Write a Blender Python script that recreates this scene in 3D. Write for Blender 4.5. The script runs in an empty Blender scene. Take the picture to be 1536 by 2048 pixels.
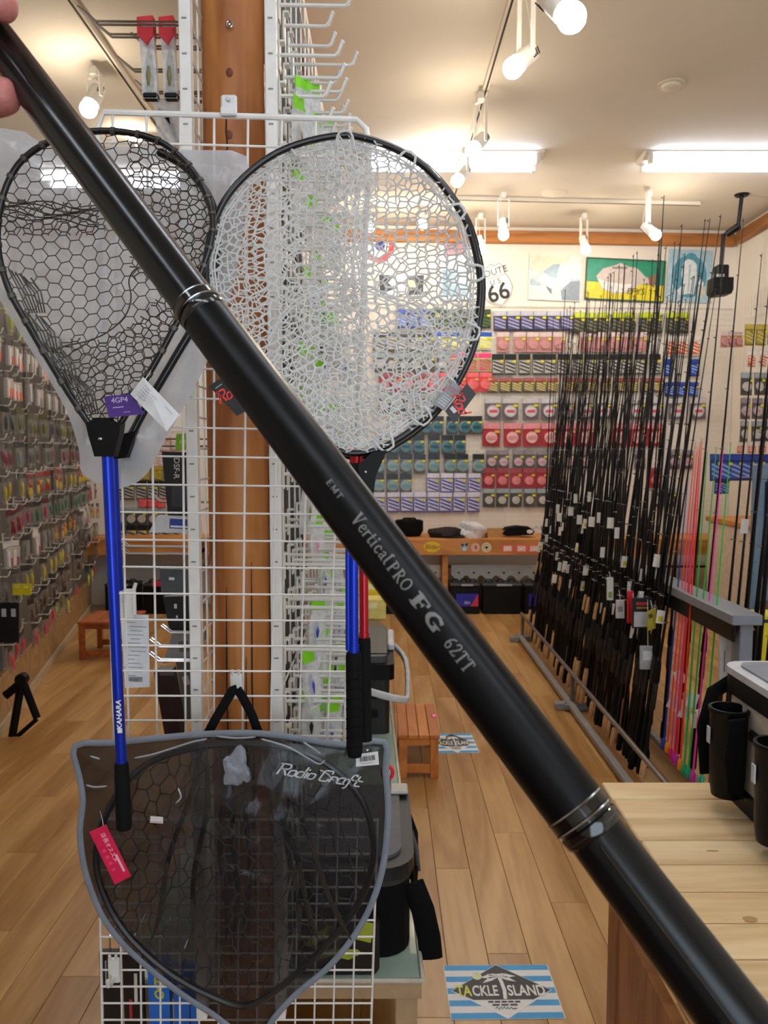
import bpy, bmesh, math, random
from mathutils import Vector, Matrix, Euler
random.seed(7)
S = bpy.context.scene
COL = S.collection
PI = math.pi

# ---------------------------------------------------------------- camera
CAM_H, PITCH, FPX, CX, CY = 1.43, math.radians(4.25), 1600.0, 768.0, 1024.0
cam_d = bpy.data.cameras.new('camera'); cam = bpy.data.objects.new('camera', cam_d); COL.objects.link(cam)
cam.location = (0, 0, CAM_H); cam.rotation_euler = (PI/2 - PITCH, 0, 0)
cam_d.sensor_fit = 'VERTICAL'; cam_d.sensor_height = 36.0; cam_d.lens = 36.0*FPX/2048
cam_d.clip_start = 0.02; cam_d.clip_end = 60
cam_d.dof.use_dof = True; cam_d.dof.focus_distance = 0.95; cam_d.dof.aperture_fstop = 17
S.camera = cam

# ---------------------------------------------------------------- world, exposure
w = bpy.data.worlds.new('world'); S.world = w; w.use_nodes = True
bg = w.node_tree.nodes['Background']; bg.inputs[0].default_value = (0.74, 0.87, 1.0, 1); bg.inputs[1].default_value = 3.6
S.view_settings.view_transform = 'Standard'; S.view_settings.look = 'None'
S.view_settings.exposure = 0.18; S.view_settings.gamma = 1.0; S.view_settings.use_curve_mapping = False
try:
    S.cycles.use_denoising = True
    S.cycles.max_bounces = 8; S.cycles.diffuse_bounces = 4; S.cycles.glossy_bounces = 3
    S.cycles.transparent_max_bounces = 24; S.cycles.sample_clamp_indirect = 4.0; S.cycles.caustics_reflective = False; S.cycles.caustics_refractive = False
except Exception:
    pass
BULB_E, TUBE_E = 135.0, 27.0      # radiance of the warm lamp bulbs and of the fluorescent tubes

# ---------------------------------------------------------------- pixel -> place
_UP = Vector((0, math.sin(PITCH), math.cos(PITCH))); _FW = Vector((0, math.cos(PITCH), -math.sin(PITCH))); _O = Vector((0, 0, CAM_H))
def ray(px, py): return Vector((1, 0, 0))*((px-CX)/FPX) + _UP*((CY-py)/FPX) + _FW
def at(px, py, Y):
    d = ray(px, py); return _O + d*(Y/d.y)
def onz(px, py, z):
    d = ray(px, py); return _O + d*((z-CAM_H)/d.z)
def onx(px, py, x):
    d = ray(px, py); return _O + d*(x/d.x)
def onplane(px, py, p, n):
    d = ray(px, py); return _O + d*((p-_O).dot(n)/d.dot(n))
def depth_at(px, py, t): return _O + ray(px, py)*t

# ---------------------------------------------------------------- mesh builder
class MB:
    def __init__(s): s.v = []; s.f = []; s.m = []; s.cur = 0
    def mat(s, i): s.cur = i; return s
    def add(s, vs, fs):
        o = len(s.v); s.v.extend([Vector(p) for p in vs]); s.f.extend([[i+o for i in f] for f in fs]); s.m.extend([s.cur]*len(fs)); return s
    def box(s, c, z, R=None, bev=0.0):
        hx, hy, hz = z[0]/2, z[1]/2, z[2]/2; c = Vector(c)
        if bev > 0:
            b = min(bev, hx*.9, hy*.9, hz*.9); vs = []; idx = {}
            for sx in (-1, 1):
                for sy in (-1, 1):
                    for sz in (-1, 1):
                        for a in range(3):
                            p = [sx*(hx-b), sy*(hy-b), sz*(hz-b)]; p[a] = (sx*hx, sy*hy, sz*hz)[a]
                            idx[(sx, sy, sz, a)] = len(vs); vs.append(Vector(p))
            fs = []
            for a in range(3):
                b1, c1 = (a+1) % 3, (a+2) % 3
                for sg in (-1, 1):
                    q = []
                    for (u, v_) in ((-1, -1), (1, -1), (1, 1), (-1, 1)):
                        k = [0, 0, 0]; k[a] = sg; k[b1] = u; k[c1] = v_; q.append(idx[(k[0], k[1], k[2], a)])
                    fs.append(q if sg > 0 else q[::-1])
            for a in range(3):
                b1, c1 = (a+1) % 3, (a+2) % 3
                for u in (-1, 1):
                    for v_ in (-1, 1):
                        q = []
                        for (sg, ax) in ((-1, b1), (1, b1), (1, c1), (-1, c1)):
                            k = [0, 0, 0]; k[a] = sg; k[b1] = u; k[c1] = v_; q.append(idx[(k[0], k[1], k[2], ax)])
                        fs.append(q if u*v_ < 0 else q[::-1])
            for sx in (-1, 1):
                for sy in (-1, 1):
                    for sz in (-1, 1):
                        q = [idx[(sx, sy, sz, a)] for a in range(3)]
                        fs.append(q if sx*sy*sz > 0 else q[::-1])
        else:
            vs = [Vector((x*hx, y*hy, t*hz)) for x in (-1, 1) for y in (-1, 1) for t in (-1, 1)]
            fs = [(0, 1, 3, 2), (4, 6, 7, 5), (0, 4, 5, 1), (2, 3, 7, 6), (0, 2, 6, 4), (1, 5, 7, 3)]
        if R is not None: vs = [R @ p for p in vs]
        return s.add([p+c for p in vs], fs)
    def tube(s, pts, r, n=6, closed=False, caps=True, flat=None):
        pts = [Vector(p) for p in pts]; N = len(pts); rs = r if isinstance(r, (list, tuple)) else [r]*N
        up = None; rings = []
        for i in range(N):
            a = pts[(i-1) % N] if (closed or i > 0) else pts[i]; b = pts[(i+1) % N] if (closed or i < N-1) else pts[i]
            t = (b-a)
            if t.length < 1e-9: t = Vector((0, 0, 1))
            t.normalize()
            if up is None:
                up = Vector((0, 1, 0)) if abs(t.y) < .9 else Vector((1, 0, 0))
            up = (up - t*up.dot(t))
            if up.length < 1e-6: up = t.orthogonal()
            up.normalize(); sd = t.cross(up)
            k = flat or 1.0
            rings.append([pts[i] + (up*math.cos(2*PI*j/n)*k + sd*math.sin(2*PI*j/n))*rs[i] for j in range(n)])
        vs = [p for q in rings for p in q]; fs = []
        for i in range(N if closed else N-1):
            for j in range(n):
                fs.append((i*n+j, i*n+(j+1) % n, ((i+1) % N)*n+(j+1) % n, ((i+1) % N)*n+j))
        if caps and not closed:
            fs.append(list(range(n))[::-1]); fs.append([(N-1)*n+j for j in range(n)])
        return s.add(vs, fs)
    def lathe(s, prof, n=16, M=None):
        vs = []; fs = []
        for (r, z) in prof:
            for j in range(n): vs.append(Vector((r*math.cos(2*PI*j/n), r*math.sin(2*PI*j/n), z)))
        for i in range(len(prof)-1):
            for j in range(n): fs.append((i*n+j, i*n+(j+1) % n, (i+1)*n+(j+1) % n, (i+1)*n+j))
        if prof[0][0] > 1e-6: fs.append(list(range(n))[::-1])
        if prof[-1][0] > 1e-6: fs.append([(len(prof)-1)*n+j for j in range(n)])
        if M is not None: vs = [M @ p for p in vs]
        return s.add(vs, fs)
    def prism(s, poly, z0, z1, M=None):
        n = len(poly); vs = [Vector((p[0], p[1], z0)) for p in poly] + [Vector((p[0], p[1], z1)) for p in poly]
        area = sum(poly[i][0]*poly[(i+1) % n][1]-poly[(i+1) % n][0]*poly[i][1] for i in range(n))
        fs = [list(range(n))[::-1], [n+i for i in range(n)]] + [(i, (i+1) % n, n+(i+1) % n, n+i) for i in range(n)]
        if (area < 0) != (z1 < z0): fs = [list(f)[::-1] for f in fs]
        if M is not None: vs = [M @ p for p in vs]
        return s.add(vs, fs)
    def quad(s, a, b, c, d): return s.add([a, b, c, d], [(0, 1, 2, 3)])
    def ball(s, c, r, n=8, m=5, sc=(1, 1, 1)):
        c = Vector(c); pr = [(max(1e-7, r*math.sin(PI*i/m)), -r*math.cos(PI*i/m)) for i in range(m+1)]
        return s.lathe(pr, n, Matrix.Translation(c) @ Matrix.Diagonal((sc[0], sc[1], sc[2], 1)))
    def mesh(s, name, mats, smooth=False, off=None):
        me = bpy.data.meshes.new(name)
        vs = s.v if off is None else [p-off for p in s.v]
        me.from_pydata([tuple(p) for p in vs], [], s.f)
        for m in (mats if isinstance(mats, (list, tuple)) else [mats]): me.materials.append(m)
        if any(s.m): me.polygons.foreach_set('material_index', s.m)
        if smooth:
            me.polygons.foreach_set('use_smooth', [True]*len(me.polygons))
            try: me.set_sharp_from_angle(angle=math.radians(40))
            except Exception: pass
        me.update(); return me
WL = {}
def wl(o): return WL.get(o.name, Vector((0, 0, 0)))
def obj(name, data, parent=None, loc=None, rot=None):
    o = bpy.data.objects.new(name, data); COL.objects.link(o)
    if parent is not None: o.parent = parent
    if loc is not None: o.location = loc
    if rot is not None: o.rotation_euler = rot
    return o
def tag(o, label=None, cat=None, group=None, kind=None):
    if label: o['label'] = label
    if cat: o['category'] = cat
    if group: o['group'] = group
    if kind: o['kind'] = kind
    return o
def thing(name, label, cat, base, group=None):
    o = obj(name, None, None, base); WL[o.name] = Vector(base); o.empty_display_size = .05
    return tag(o, label, cat, group)
def build(mb, name, mats, parent=None, smooth=False, base=None, label=None, kind=None):
    """one mesh object; geometry given in world coordinates, origin moved to base (or to the parent's base)"""
    if parent is not None:
        off = wl(parent); o = obj(name, mb.mesh(name, mats, smooth, off), parent); WL[o.name] = off
    else:
        b = Vector(base) if base is not None else Vector((0, 0, 0))
        o = obj(name, mb.mesh(name, mats, smooth, b), None, b); WL[o.name] = b
    return tag(o, label, None, None, kind)
def copytree(root, M):
    r = root.copy(); COL.objects.link(r); r.matrix_world = M
    for ch in list(root.children):
        c = ch.copy(); COL.objects.link(c); c.parent = r
        for g in ch.children:
            d = g.copy(); COL.objects.link(d); d.parent = c
    return r
ORD = ('first second third fourth fifth sixth seventh eighth ninth tenth eleventh twelfth thirteenth fourteenth fifteenth sixteenth seventeenth eighteenth '
       'nineteenth twentieth').split()
_T = {2: 'twenty', 3: 'thirty', 4: 'forty', 5: 'fifty', 6: 'sixty', 7: 'seventy', 8: 'eighty'}
def nth(i):
    if i < 20: return ORD[i]
    t, u = divmod(i+1, 10)
    return (_T[t][:-1]+'ieth') if u == 0 else _T[t]+'-'+ORD[u-1]

# ---------------------------------------------------------------- materials
def lin(h):
    h = h.lstrip('#'); c = [int(h[i:i+2], 16)/255 for i in (0, 2, 4)]
    return tuple(x/12.92 if x <= .04045 else ((x+.055)/1.055)**2.4 for x in c) + (1,)
def pm(name, hx, rough=.5, metal=0.0, var=.12, scale=30.0, bump=0.0, spec=.5, rnd=0.0, coat=0.0, stretch=None, hx2=None, trans=0.0):
    m = bpy.data.materials.new(name); m.use_nodes = True; nt = m.node_tree; N = nt.nodes; L = nt.links
    b = N['Principled BSDF']; c = lin(hx)
    tc = N.new('ShaderNodeTexCoord'); mp = N.new('ShaderNodeMapping'); L.new(tc.outputs['Object'], mp.inputs[0])
    if stretch: mp.inputs['Scale'].default_value = stretch
    nz = N.new('ShaderNodeTexNoise'); nz.inputs['Scale'].default_value = scale; nz.inputs['Detail'].default_value = 3; L.new(mp.outputs[0], nz.inputs['Vector'])
    if rnd:
        oi = N.new('ShaderNodeObjectInfo'); va = N.new('ShaderNodeVectorMath'); va.operation = 'ADD'
        vm = N.new('ShaderNodeVectorMath'); vm.operation = 'SCALE'; vm.inputs[0].default_value = (13, 7, 5); L.new(oi.outputs['Random'], vm.inputs['Scale'])
        L.new(tc.outputs['Object'], va.inputs[0]); L.new(vm.outputs[0], va.inputs[1]); L.new(va.outputs[0], mp.inputs[0])
    rp = N.new('ShaderNodeValToRGB'); rp.color_ramp.elements[0].position = .3; rp.color_ramp.elements[1].position = .7
    c2 = lin(hx2) if hx2 else tuple(min(1, x*(1+var)) for x in c[:3])+(1,)
    c1 = c if hx2 else tuple(x*(1-var) for x in c[:3])+(1,)
    rp.color_ramp.elements[0].color = c1; rp.color_ramp.elements[1].color = c2
    L.new(nz.outputs['Fac'], rp.inputs[0]); out = rp.outputs[0]
    if rnd:
        hs = N.new('ShaderNodeHueSaturation'); mr = N.new('ShaderNodeMapRange'); mr.inputs['To Min'].default_value = 1-rnd; mr.inputs['To Max'].default_value = 1+rnd
        L.new(oi.outputs['Random'], mr.inputs[0]); L.new(mr.outputs[0], hs.inputs['Value']); L.new(out, hs.inputs['Color']); out = hs.outputs[0]
    L.new(out, b.inputs['Base Color']); b.inputs['Roughness'].default_value = rough; b.inputs['Metallic'].default_value = metal
    b.inputs['Specular IOR Level'].default_value = spec; b.inputs['Coat Weight'].default_value = coat; b.inputs['Transmission Weight'].default_value = trans
    if bump:
        bp = N.new('ShaderNodeBump'); bp.inputs['Strength'].default_value = bump; bp.inputs['Distance'].default_value = .004
        L.new(nz.outputs['Fac'], bp.inputs['Height']); L.new(bp.outputs[0], b.inputs['Normal'])
    m['out'] = 1
    return m
def emat(name, hx, strength):
    m = bpy.data.materials.new(name); m.use_nodes = True; nt = m.node_tree
    e = nt.nodes.new('ShaderNodeEmission'); e.inputs[0].default_value = lin(hx); e.inputs[1].default_value = strength
    nt.links.new(e.outputs[0], nt.nodes['Material Output'].inputs[0]); nt.nodes.remove(nt.nodes['Principled BSDF']); return m
def film(name, hx, alpha, rough=.2, bump=.5, scale=25.0, glint=.5):
    """thin see-through plastic or open cloth: part transparent, part surface"""
    m = pm(name, hx, rough, 0, .25, scale, bump, glint); nt = m.node_tree; N = nt.nodes; L = nt.links
    mx = N.new('ShaderNodeMixShader'); tr = N.new('ShaderNodeBsdfTransparent'); mx.inputs[0].default_value = alpha
    L.new(tr.outputs[0], mx.inputs[1]); L.new(N['Principled BSDF'].outputs[0], mx.inputs[2]); L.new(mx.outputs[0], N['Material Output'].inputs[0]); return m
def wood(name, hx1, hx2, scale=6.0, axis='Y', rough=.45, rnd=.1, ring=9.0, bump=.05, coat=0.0):
    m = bpy.data.materials.new(name); m.use_nodes = True; nt = m.node_tree; N = nt.nodes; L = nt.links; b = N['Principled BSDF']
    tc = N.new('ShaderNodeTexCoord'); oi = N.new('ShaderNodeObjectInfo'); vm = N.new('ShaderNodeVectorMath'); vm.operation = 'SCALE'; vm.inputs[0].default_value = (31, 17, 11)
    L.new(oi.outputs['Random'], vm.inputs['Scale']); va = N.new('ShaderNodeVectorMath'); L.new(tc.outputs['Object'], va.inputs[0]); L.new(vm.outputs[0], va.inputs[1])
    mp = N.new('ShaderNodeMapping'); sc = {'X': (.12, 1, 1), 'Y': (1, .12, 1), 'Z': (1, 1, .12)}[axis]; mp.inputs['Scale'].default_value = sc; L.new(va.outputs[0], mp.inputs[0])
    nz = N.new('ShaderNodeTexNoise'); nz.inputs['Scale'].default_value = scale; nz.inputs['Detail'].default_value = 4; nz.inputs['Distortion'].default_value = 1.2; L.new(mp.outputs[0], nz.inputs['Vector'])
    ml = N.new('ShaderNodeMath'); ml.operation = 'MULTIPLY'; ml.inputs[1].default_value = ring; L.new(nz.outputs['Fac'], ml.inputs[0])
    fr = N.new('ShaderNodeMath'); fr.operation = 'PINGPONG'; fr.inputs[1].default_value = 1; L.new(ml.outputs[0], fr.inputs[0])
    n2 = N.new('ShaderNodeTexNoise'); n2.inputs['Scale'].default_value = scale*14; n2.inputs['Detail'].default_value = 2; L.new(mp.outputs[0], n2.inputs['Vector'])
    av = N.new('ShaderNodeMath'); av.operation = 'MULTIPLY_ADD'; av.inputs[1].default_value = .55; L.new(fr.outputs[0], av.inputs[0])
    a2 = N.new('ShaderNodeMath'); a2.operation = 'MULTIPLY'; a2.inputs[1].default_value = .45; L.new(n2.outputs['Fac'], a2.inputs[0]); L.new(a2.outputs[0], av.inputs[2])
    rp = N.new('ShaderNodeValToRGB'); rp.color_ramp.elements[0].color = lin(hx1); rp.color_ramp.elements[1].color = lin(hx2); rp.color_ramp.elements[0].position = .12; rp.color_ramp.elements[1].position = .75; L.new(av.outputs[0], rp.inputs[0])
    hs = N.new('ShaderNodeHueSaturation'); mr = N.new('ShaderNodeMapRange'); mr.inputs['To Min'].default_value = 1-rnd; mr.inputs['To Max'].default_value = 1+rnd
    L.new(oi.outputs['Random'], mr.inputs[0]); L.new(mr.outputs[0], hs.inputs['Value']); L.new(rp.outputs[0], hs.inputs['Color']); L.new(hs.outputs[0], b.inputs['Base Color'])
    b.inputs['Roughness'].default_value = rough; b.inputs['Coat Weight'].default_value = coat
    bp = N.new('ShaderNodeBump'); bp.inputs['Strength'].default_value = bump; bp.inputs['Distance'].default_value = .003; L.new(av.outputs[0], bp.inputs['Height']); L.new(bp.outputs[0], b.inputs['Normal'])
    return m
K = {}
def C(name, hx, **k):
    if name not in K: K[name] = pm(name.replace('_', ' '), hx, **k)
    return K[name]
white_pl = C('white_plastic', 'e8e6e0', rough=.35, var=.04); white_wire = C('white_wire', 'efebe5', rough=.4, var=.05); grey_met = C('grey_metal', '8d9199', rough=.45, var=.06)
black_pl = C('black_plastic', '060607', rough=.45, var=.2, spec=.22); black_fab = C('black_fabric', '070708', spec=.2, rough=.85, var=.3, scale=200, bump=.2); chrome = C('chrome_wire', 'c9c9c9', rough=.18, metal=1.0, var=.03)
cream = C('cream_paint', 'e6dcca', rough=.85, var=.03, scale=3); red_pl = C('red_foam', 'c8202c', rough=.6); lime = C('lime_card', '7fd21c', rough=.5, var=.08)
paper = C('white_paper', 'ecebe8', rough=.7, var=.03); yel = C('yellow_sticker', 'd9d018', rough=.5); cork = C('cork', 'c39a6b', rough=.8, var=.2, scale=120)
blk_rod = C('black_rod_blank', '050506', rough=.3, var=.2, coat=.0, spec=.3); eva = C('black_foam_grip', '080808', spec=.2, rough=.8, var=.2, scale=90, bump=.2); steel = C('bright_steel', 'b8b8b8', rough=.22, metal=1.0)
ink = C('dark_ink', '25252b', rough=.6); silver_ink = C('silver_ink', '8d8a84', rough=.4, metal=.3); clear = film('clear plastic film', 'e6e8ea', .28, .12, .8, 40)
dark_gap = C('dark_gap', '2a2019', rough=.9); under_m = C('underlay_brown', '5f3f24', rough=.9)
def text_fit(txt, size, width, M, bold=0.0, thick=.0004, shear=0.0):
    b = text_mb(txt, size, Matrix.Identity(4), None, thick, shear, 1.0, 'CENTER', bold); xs = [v.x for v in b.v]; k = width/max(1e-6, max(xs)-min(xs)); c = (max(xs)+min(xs))/2
    b.v = [M @ Vector(((v.x-c)*k, v.y, v.z)) for v in b.v]; return b

# ---------------------------------------------------------------- lettering
def text_mb(txt, size, M, mb=None, thick=.0006, shear=0.0, xs=1.0, align='CENTER', bold=0.0):
    cu = bpy.data.curves.new('t', 'FONT'); cu.body = txt; cu.size = size; cu.align_x = align; cu.align_y = 'CENTER'; cu.shear = shear; cu.extrude = thick/2; cu.offset = bold; cu.resolution_u = 3
    o = bpy.data.objects.new('t', cu); COL.objects.link(o); dg = bpy.context.evaluated_depsgraph_get(); me = bpy.data.meshes.new_from_object(o.evaluated_get(dg))
    mb = mb or MB(); mb.add([M @ Vector((v.co.x*xs, v.co.y, v.co.z+thick/2)) for v in me.vertices], [list(p.vertices) for p in me.polygons])
    bpy.data.objects.remove(o); bpy.data.curves.remove(cu); bpy.data.meshes.remove(me); return mb
def frame(o, x, y):
    """matrix with origin o, x axis along x, y axis along y (made square), z = x cross y"""
    x = Vector(x).normalized(); y = Vector(y); y = (y-x*y.dot(x)).normalized(); z = x.cross(y); o = Vector(o)
    return Matrix(((x.x, y.x, z.x, o.x), (x.y, y.y, z.y, o.y), (x.z, y.z, z.z, o.z), (0, 0, 0, 1)))
# ================================================================ SETTING
HC = 3.53; XL, XR, YF = -3.4, 3.35, -2.4
WB_P, WB_N = Vector((0, 7.6, 0)), Vector((.052, -1, 0)).normalized()          # back wall, turned a little
WB_X = Vector((1, .052, 0)).normalized(); WB_ROT = math.atan2(.052, 1)
def onback(px, py, off=0.0): return onplane(px, py, WB_P + WB_N*off, WB_N)
def wbY(x): return 7.6+.052*x
ceil_m = C('ceiling_paint', 'ded5c6', rough=.9, var=.03, scale=2); wall_m = C('wall_paint', 'ece4d6', rough=.85, var=.03, scale=2)
beam_m = wood('honey beam wood', '8a5322', 'b9793a', 3.0, 'X', .5, .05); beam_y = wood('brown beam wood', '7a4a22', 'a86f38', 3.0, 'Y', .5, .05)
floor_m = wood('oak look floor board', '96672f', 'c49a62', 3.4, 'Y', .33, .06, 5.0, .03)
def struct(mb, name, mats, smooth=False, base=None):
    o = build(mb, name, mats, None, smooth, base); o['kind'] = 'structure'; return o
fl = struct(MB().box(((XL+XR)/2, (YF+8.2)/2, -.06), (XR-XL+.2, 8.2-YF+.4, .1)), 'floor', under_m)
m = MB()
for (xa, xb, za, zb2) in ((XL, .1, 0, HC), (2.7, XR, 0, HC), (.1, 2.7, 2.45, HC), (.1, 2.7, 0, .25)): m.box(((xa+xb)/2, YF-.05, (za+zb2)/2), (xb-xa, .1, zb2-za))
struct(m, 'wall_front', wall_m)  # unseen wall; opening shaped for daylight and the pole's reflections
PWD, PLN = .118, 1.2
pl_me = MB().box((0, 0, 0), (PWD-.0012, PLN-.0016, .012), None, .0010).mesh('plank', floor_m)
ix = 0
xg = -2.95
while xg < 3.3:
    off = (ix*.47) % PLN
    y = .95-off
    while y < 7.7:
        yc = y+PLN/2
        vis = yc > 1.0
        vis = vis and abs(xg) < .52*(yc+.8)+.15
        if vis:
            p = obj('plank', pl_me, fl, (xg, yc, -.006))
        y += PLN
    xg += PWD; ix += 1
struct(MB().box(((XL+XR)/2, (YF+8.2)/2, HC+.05), (XR-XL+.2, 8.2-YF+.4, .1)), 'ceiling', ceil_m)
Rb = Matrix.Rotation(WB_ROT, 3, 'Z')
struct(MB().box((0, 7.65, HC/2), (7.2, .1, HC), Rb), 'wall_back', wall_m)
struct(MB().box((XL-.05, (YF+8.2)/2, HC/2), (.1, 8.2-YF+.4, HC)), 'wall_left', wall_m)
struct(MB().box((XR+.05, (YF+8.2)/2, HC/2), (.1, 8.2-YF+.4, HC)), 'wall_right', wall_m)
zt = onback(1200, 467).z; zb = onback(1200, 491).z
struct(MB().box((-.03, 7.57, (zt+zb)/2), (6.7, .06, zt-zb), Rb, .006), 'trim_1', beam_m)
struct(MB().box((XR-.03, 4.0, (zt+zb)/2), (.06, 7.3, zt-zb), None, .006), 'trim_2', beam_y)
struct(MB().box((-.51, 2.6, HC-.11), (.27, 4.0, .22), None, .008), 'trim_3', beam_y)
struct(MB().box((-.345, 2.6, HC-.235), (.03, 4.0, .03), None, .004), 'trim_4', cream)

# ================================================================ LAMPS
bulb_m = emat('lit warm bulb', 'ffeed6', BULB_E); tube_m = emat('lit fluorescent tube', 'e4eeff', TUBE_E)
lampw = C('white_lamp_metal', 'f0ece2', rough=.4, var=.03)
def track(name, p0, p1, label):
    p0, p1 = Vector(p0), Vector(p1); d = (p1-p0); m = (p0+p1)/2
    R = Matrix.Rotation(math.atan2(d.y, d.x), 3, 'Z'); t = thing(name, label, 'lamp track', (m.x, m.y, HC-.03))
    build(MB().box((m.x, m.y, HC-.0145), (d.length, .036, .029), R, .003), 'rail', cream, t)
    build(MB().box((m.x, m.y, HC-.0305), (d.length-.01, .010, .002), R), 'slot', dark_gap, t)
    return t
track('lamp_track', (.6, 2.2, HC), (.57, 7.0, HC), 'long cream lamp track on the ceiling over the right aisle')
track('lamp_track', (-1.45, 2.2, HC), (-1.44, 7.0, HC), 'long cream lamp track on the ceiling over the left aisle')
pA, pB = onz(880, 392, HC), onz(1400, 404, HC)
track('lamp_track', pA, pB, 'cross lamp track running sideways before the back wall')
def spot(name, px, py, Y, aim, label, k=1.0, drop=.17):
    """track spot lamp whose bulb centre sits at the given place; aim = direction the bulb points"""
    b = at(px, py, Y); a = Vector(aim).normalized(); L = .15*k; hz = HC-.029
    back = b - a*L; piv = b - a*(L*.62)
    t = thing(name, label, 'spot lamp', (piv.x, piv.y, hz))
    x = a.orthogonal(); M = frame(b, x, a.cross(x)); 
    build(MB().ball(b, .043*k, 16, 10), 'bulb', bulb_m, t, True)
    build(MB().lathe([(.016*k, -L*.98), (.036*k, -L*.94), (.040*k, -L*.6), (.040*k, -.035*k), (.030*k, -.034*k), (.026*k, -.06*k)], 18, M), 'housing', lampw, t, True)
    mv = MB()
    for i in range(4):
        for s_ in (-1, 1): mv.box(M @ Vector((0, s_*.0402*k, -L*.9+i*.012*k)), (.03*k, .003*k, .005*k), M.to_3x3())
    build(mv, 'vent_slots', dark_gap, t)
    sx = Vector((1, 0, 0)) if abs(a.x) < .8 else Vector((0, 1, 0))
    side = a.cross(Vector((0, 0, 1)));  side = side.normalized() if side.length > .05 else sx
    arm = MB()
    for s_ in (-1, 1):
        o_ = piv + side*(s_*.046*k); arm.box((o_.x, o_.y, (o_.z+hz-.05)/2), (.006, .022*k, hz-.05-o_.z+.02), Matrix.Rotation(math.atan2(side.y, side.x), 3, 'Z'))
        arm.lathe([(.012*k, -.004), (.012*k, .004)], 10, frame(o_, a, side.cross(a)) if side.cross(a).length > .01 else Matrix.Translation(o_))
    arm.box((piv.x, piv.y, hz-.047), (.095*k, .022*k, .006), Matrix.Rotation(math.atan2(side.y, side.x), 3, 'Z'))
    build(arm, 'yoke', lampw, t)
    build(MB().box((piv.x, piv.y, hz-.023), (.035, .07, .045), None, .004), 'adapter', lampw, t)
    build(MB().tube([back, back+Vector((0, 0, .03)), Vector((piv.x, piv.y, hz-.02))+side*.03], .003, 5), 'cord', cream, t, True)
    return t
spot('spot_lamp', 1143, 35, 3.05, (.35, -.35, -.6), 'biggest lit spot lamp at the top edge over the right aisle', 1.25)
spot('spot_lamp', 1026, 136, 3.55, (-.6, -.35, -.62), 'lit white spot lamp hanging second on the right ceiling track', 1.0)
spot('spot_lamp', 945, 300, 4.75, (-.5, -.4, -.65), 'lit spot lamp third along the right ceiling track', .95)
spot('spot_lamp', 914, 362, 5.6, (-.5, -.4, -.7), 'lit spot lamp above the rim of the clear landing net', .95)
spot('spot_lamp', 177, 218, 4.45, (-.25, -.4, -.9), 'lit spot lamp on the left track behind the foreground pole', 1.05)
spot('spot_lamp', 262, 268, 5.4, (-.5, -.5, -.6), 'far spot lamp on the left track above the dark net', .9)
spot('spot_lamp', 1007, 470, 6.55, (0, -.25, -1), 'lit spot lamp hanging straight down left of the cross track', .95)
spot('spot_lamp', 1312, 470, 6.5, (.5, -.3, -.55), 'lit spot lamp near the black wall camera box', .95)
spot('spot_lamp', 963, 500, 7.1, (.1, -.3, -1), 'lit spot lamp just right of the clear net rim', .9)
spot('spot_lamp', 1172, 500, 7.1, (.2, -.3, -1), 'lit spot lamp above the poster of the angler', .9)
spot('spot_lamp', 845, 450, 7.0, (0, -.3, -1), 'lit spot lamp glowing behind the clear net, right one', .9)
spot('spot_lamp', 740, 455, 7.0, (0, -.3, -1), 'lit spot lamp glowing behind the clear net, left one', .9)
for i, x_ in enumerate((-.9, -1.9)):
    pass
def fluoro(x0, x1, Y, label, z=HC, turn=None):
    global _k
    c = (x0+x1)/2; L = x1-x0; t = thing('fluorescent_fixture', label, 'ceiling light', (c, Y, z-.1))
    build(MB().prism([(-.115, 0), (.115, 0), (.115, -.012), (.055, -.05), (-.055, -.05), (-.115, -.012)], -L/2, L/2, frame((c, Y, z), (0, 1, 0), (0, 0, 1))), 'housing', lampw, t)
    for s_ in (-1, 1):
        build(MB().tube([(x0+.06, Y+s_*.085, z-.062), (x1-.06, Y+s_*.085, z-.062)], .017, 12), 'lamp_tube', tube_m, t, True)
        for xe in (x0+.045, x1-.045): build(MB().box((xe, Y+s_*.085, z-.05), (.03, .045, .07), None, .004), 'end_socket', lampw, t)
    if turn is not None: t.rotation_euler = (0, 0, PI/2); t.location = (turn, Y, z-.1)
    return t
fluoro(-.15, 1.12, 5.85, 'lit twin fluorescent fixture behind the clear net top')
fluoro(1.82, 3.08, 5.85, 'lit twin fluorescent fixture above the rod rack, at right')
fluoro(-2.6, -1.4, 6.2, 'lit twin fluorescent fixture at the far left of the ceiling')
fluoro(.0, 1.25, 1.75, 'twin fluorescent fixture on the ceiling over the table')
fluoro(1.0, 2.25, .25, 'added twin fluorescent fixture brightening the foreground, right of the camera')  # added to brighten the foreground; also gives the pole its right rim
fluoro(-1.0, .2, -1.2, 'added twin fluorescent fixture brightening the foreground, left of the shop front one')  # extra unseen fixture, put in for more light on the foreground
fluoro(-.62, .62, -.45, 'twin fluorescent fixture behind the camera over the left aisle', HC, -1.5)
fluoro(.35, 1.6, -1.2, 'twin fluorescent fixture on the ceiling at the shop front')
p = onz(1342, 168, HC); t = thing('smoke_detector', 'round cream smoke detector on the bare ceiling', 'smoke detector', p)
build(MB().lathe([(.03, -.03), (.05, -.022), (.055, 0)], 20, Matrix.Translation(p)), 'cover', cream, t, True)
build(MB().lathe([(.075, -.008), (.075, 0)], 20, Matrix.Translation(p)), 'base_ring', cream, t, True)
p = onz(1110, 386, HC); t = thing('ceiling_vent', 'small round cream vent near the cross lamp track', 'vent', p)
build(MB().lathe([(.06, -.012), (.10, -.008), (.11, 0)], 20, Matrix.Translation(p)), 'cover', cream, t, True)
build(MB().lathe([(.03, -.018), (.03, -.01)], 14, Matrix.Translation(p)), 'centre_cap', cream, t, True)

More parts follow.
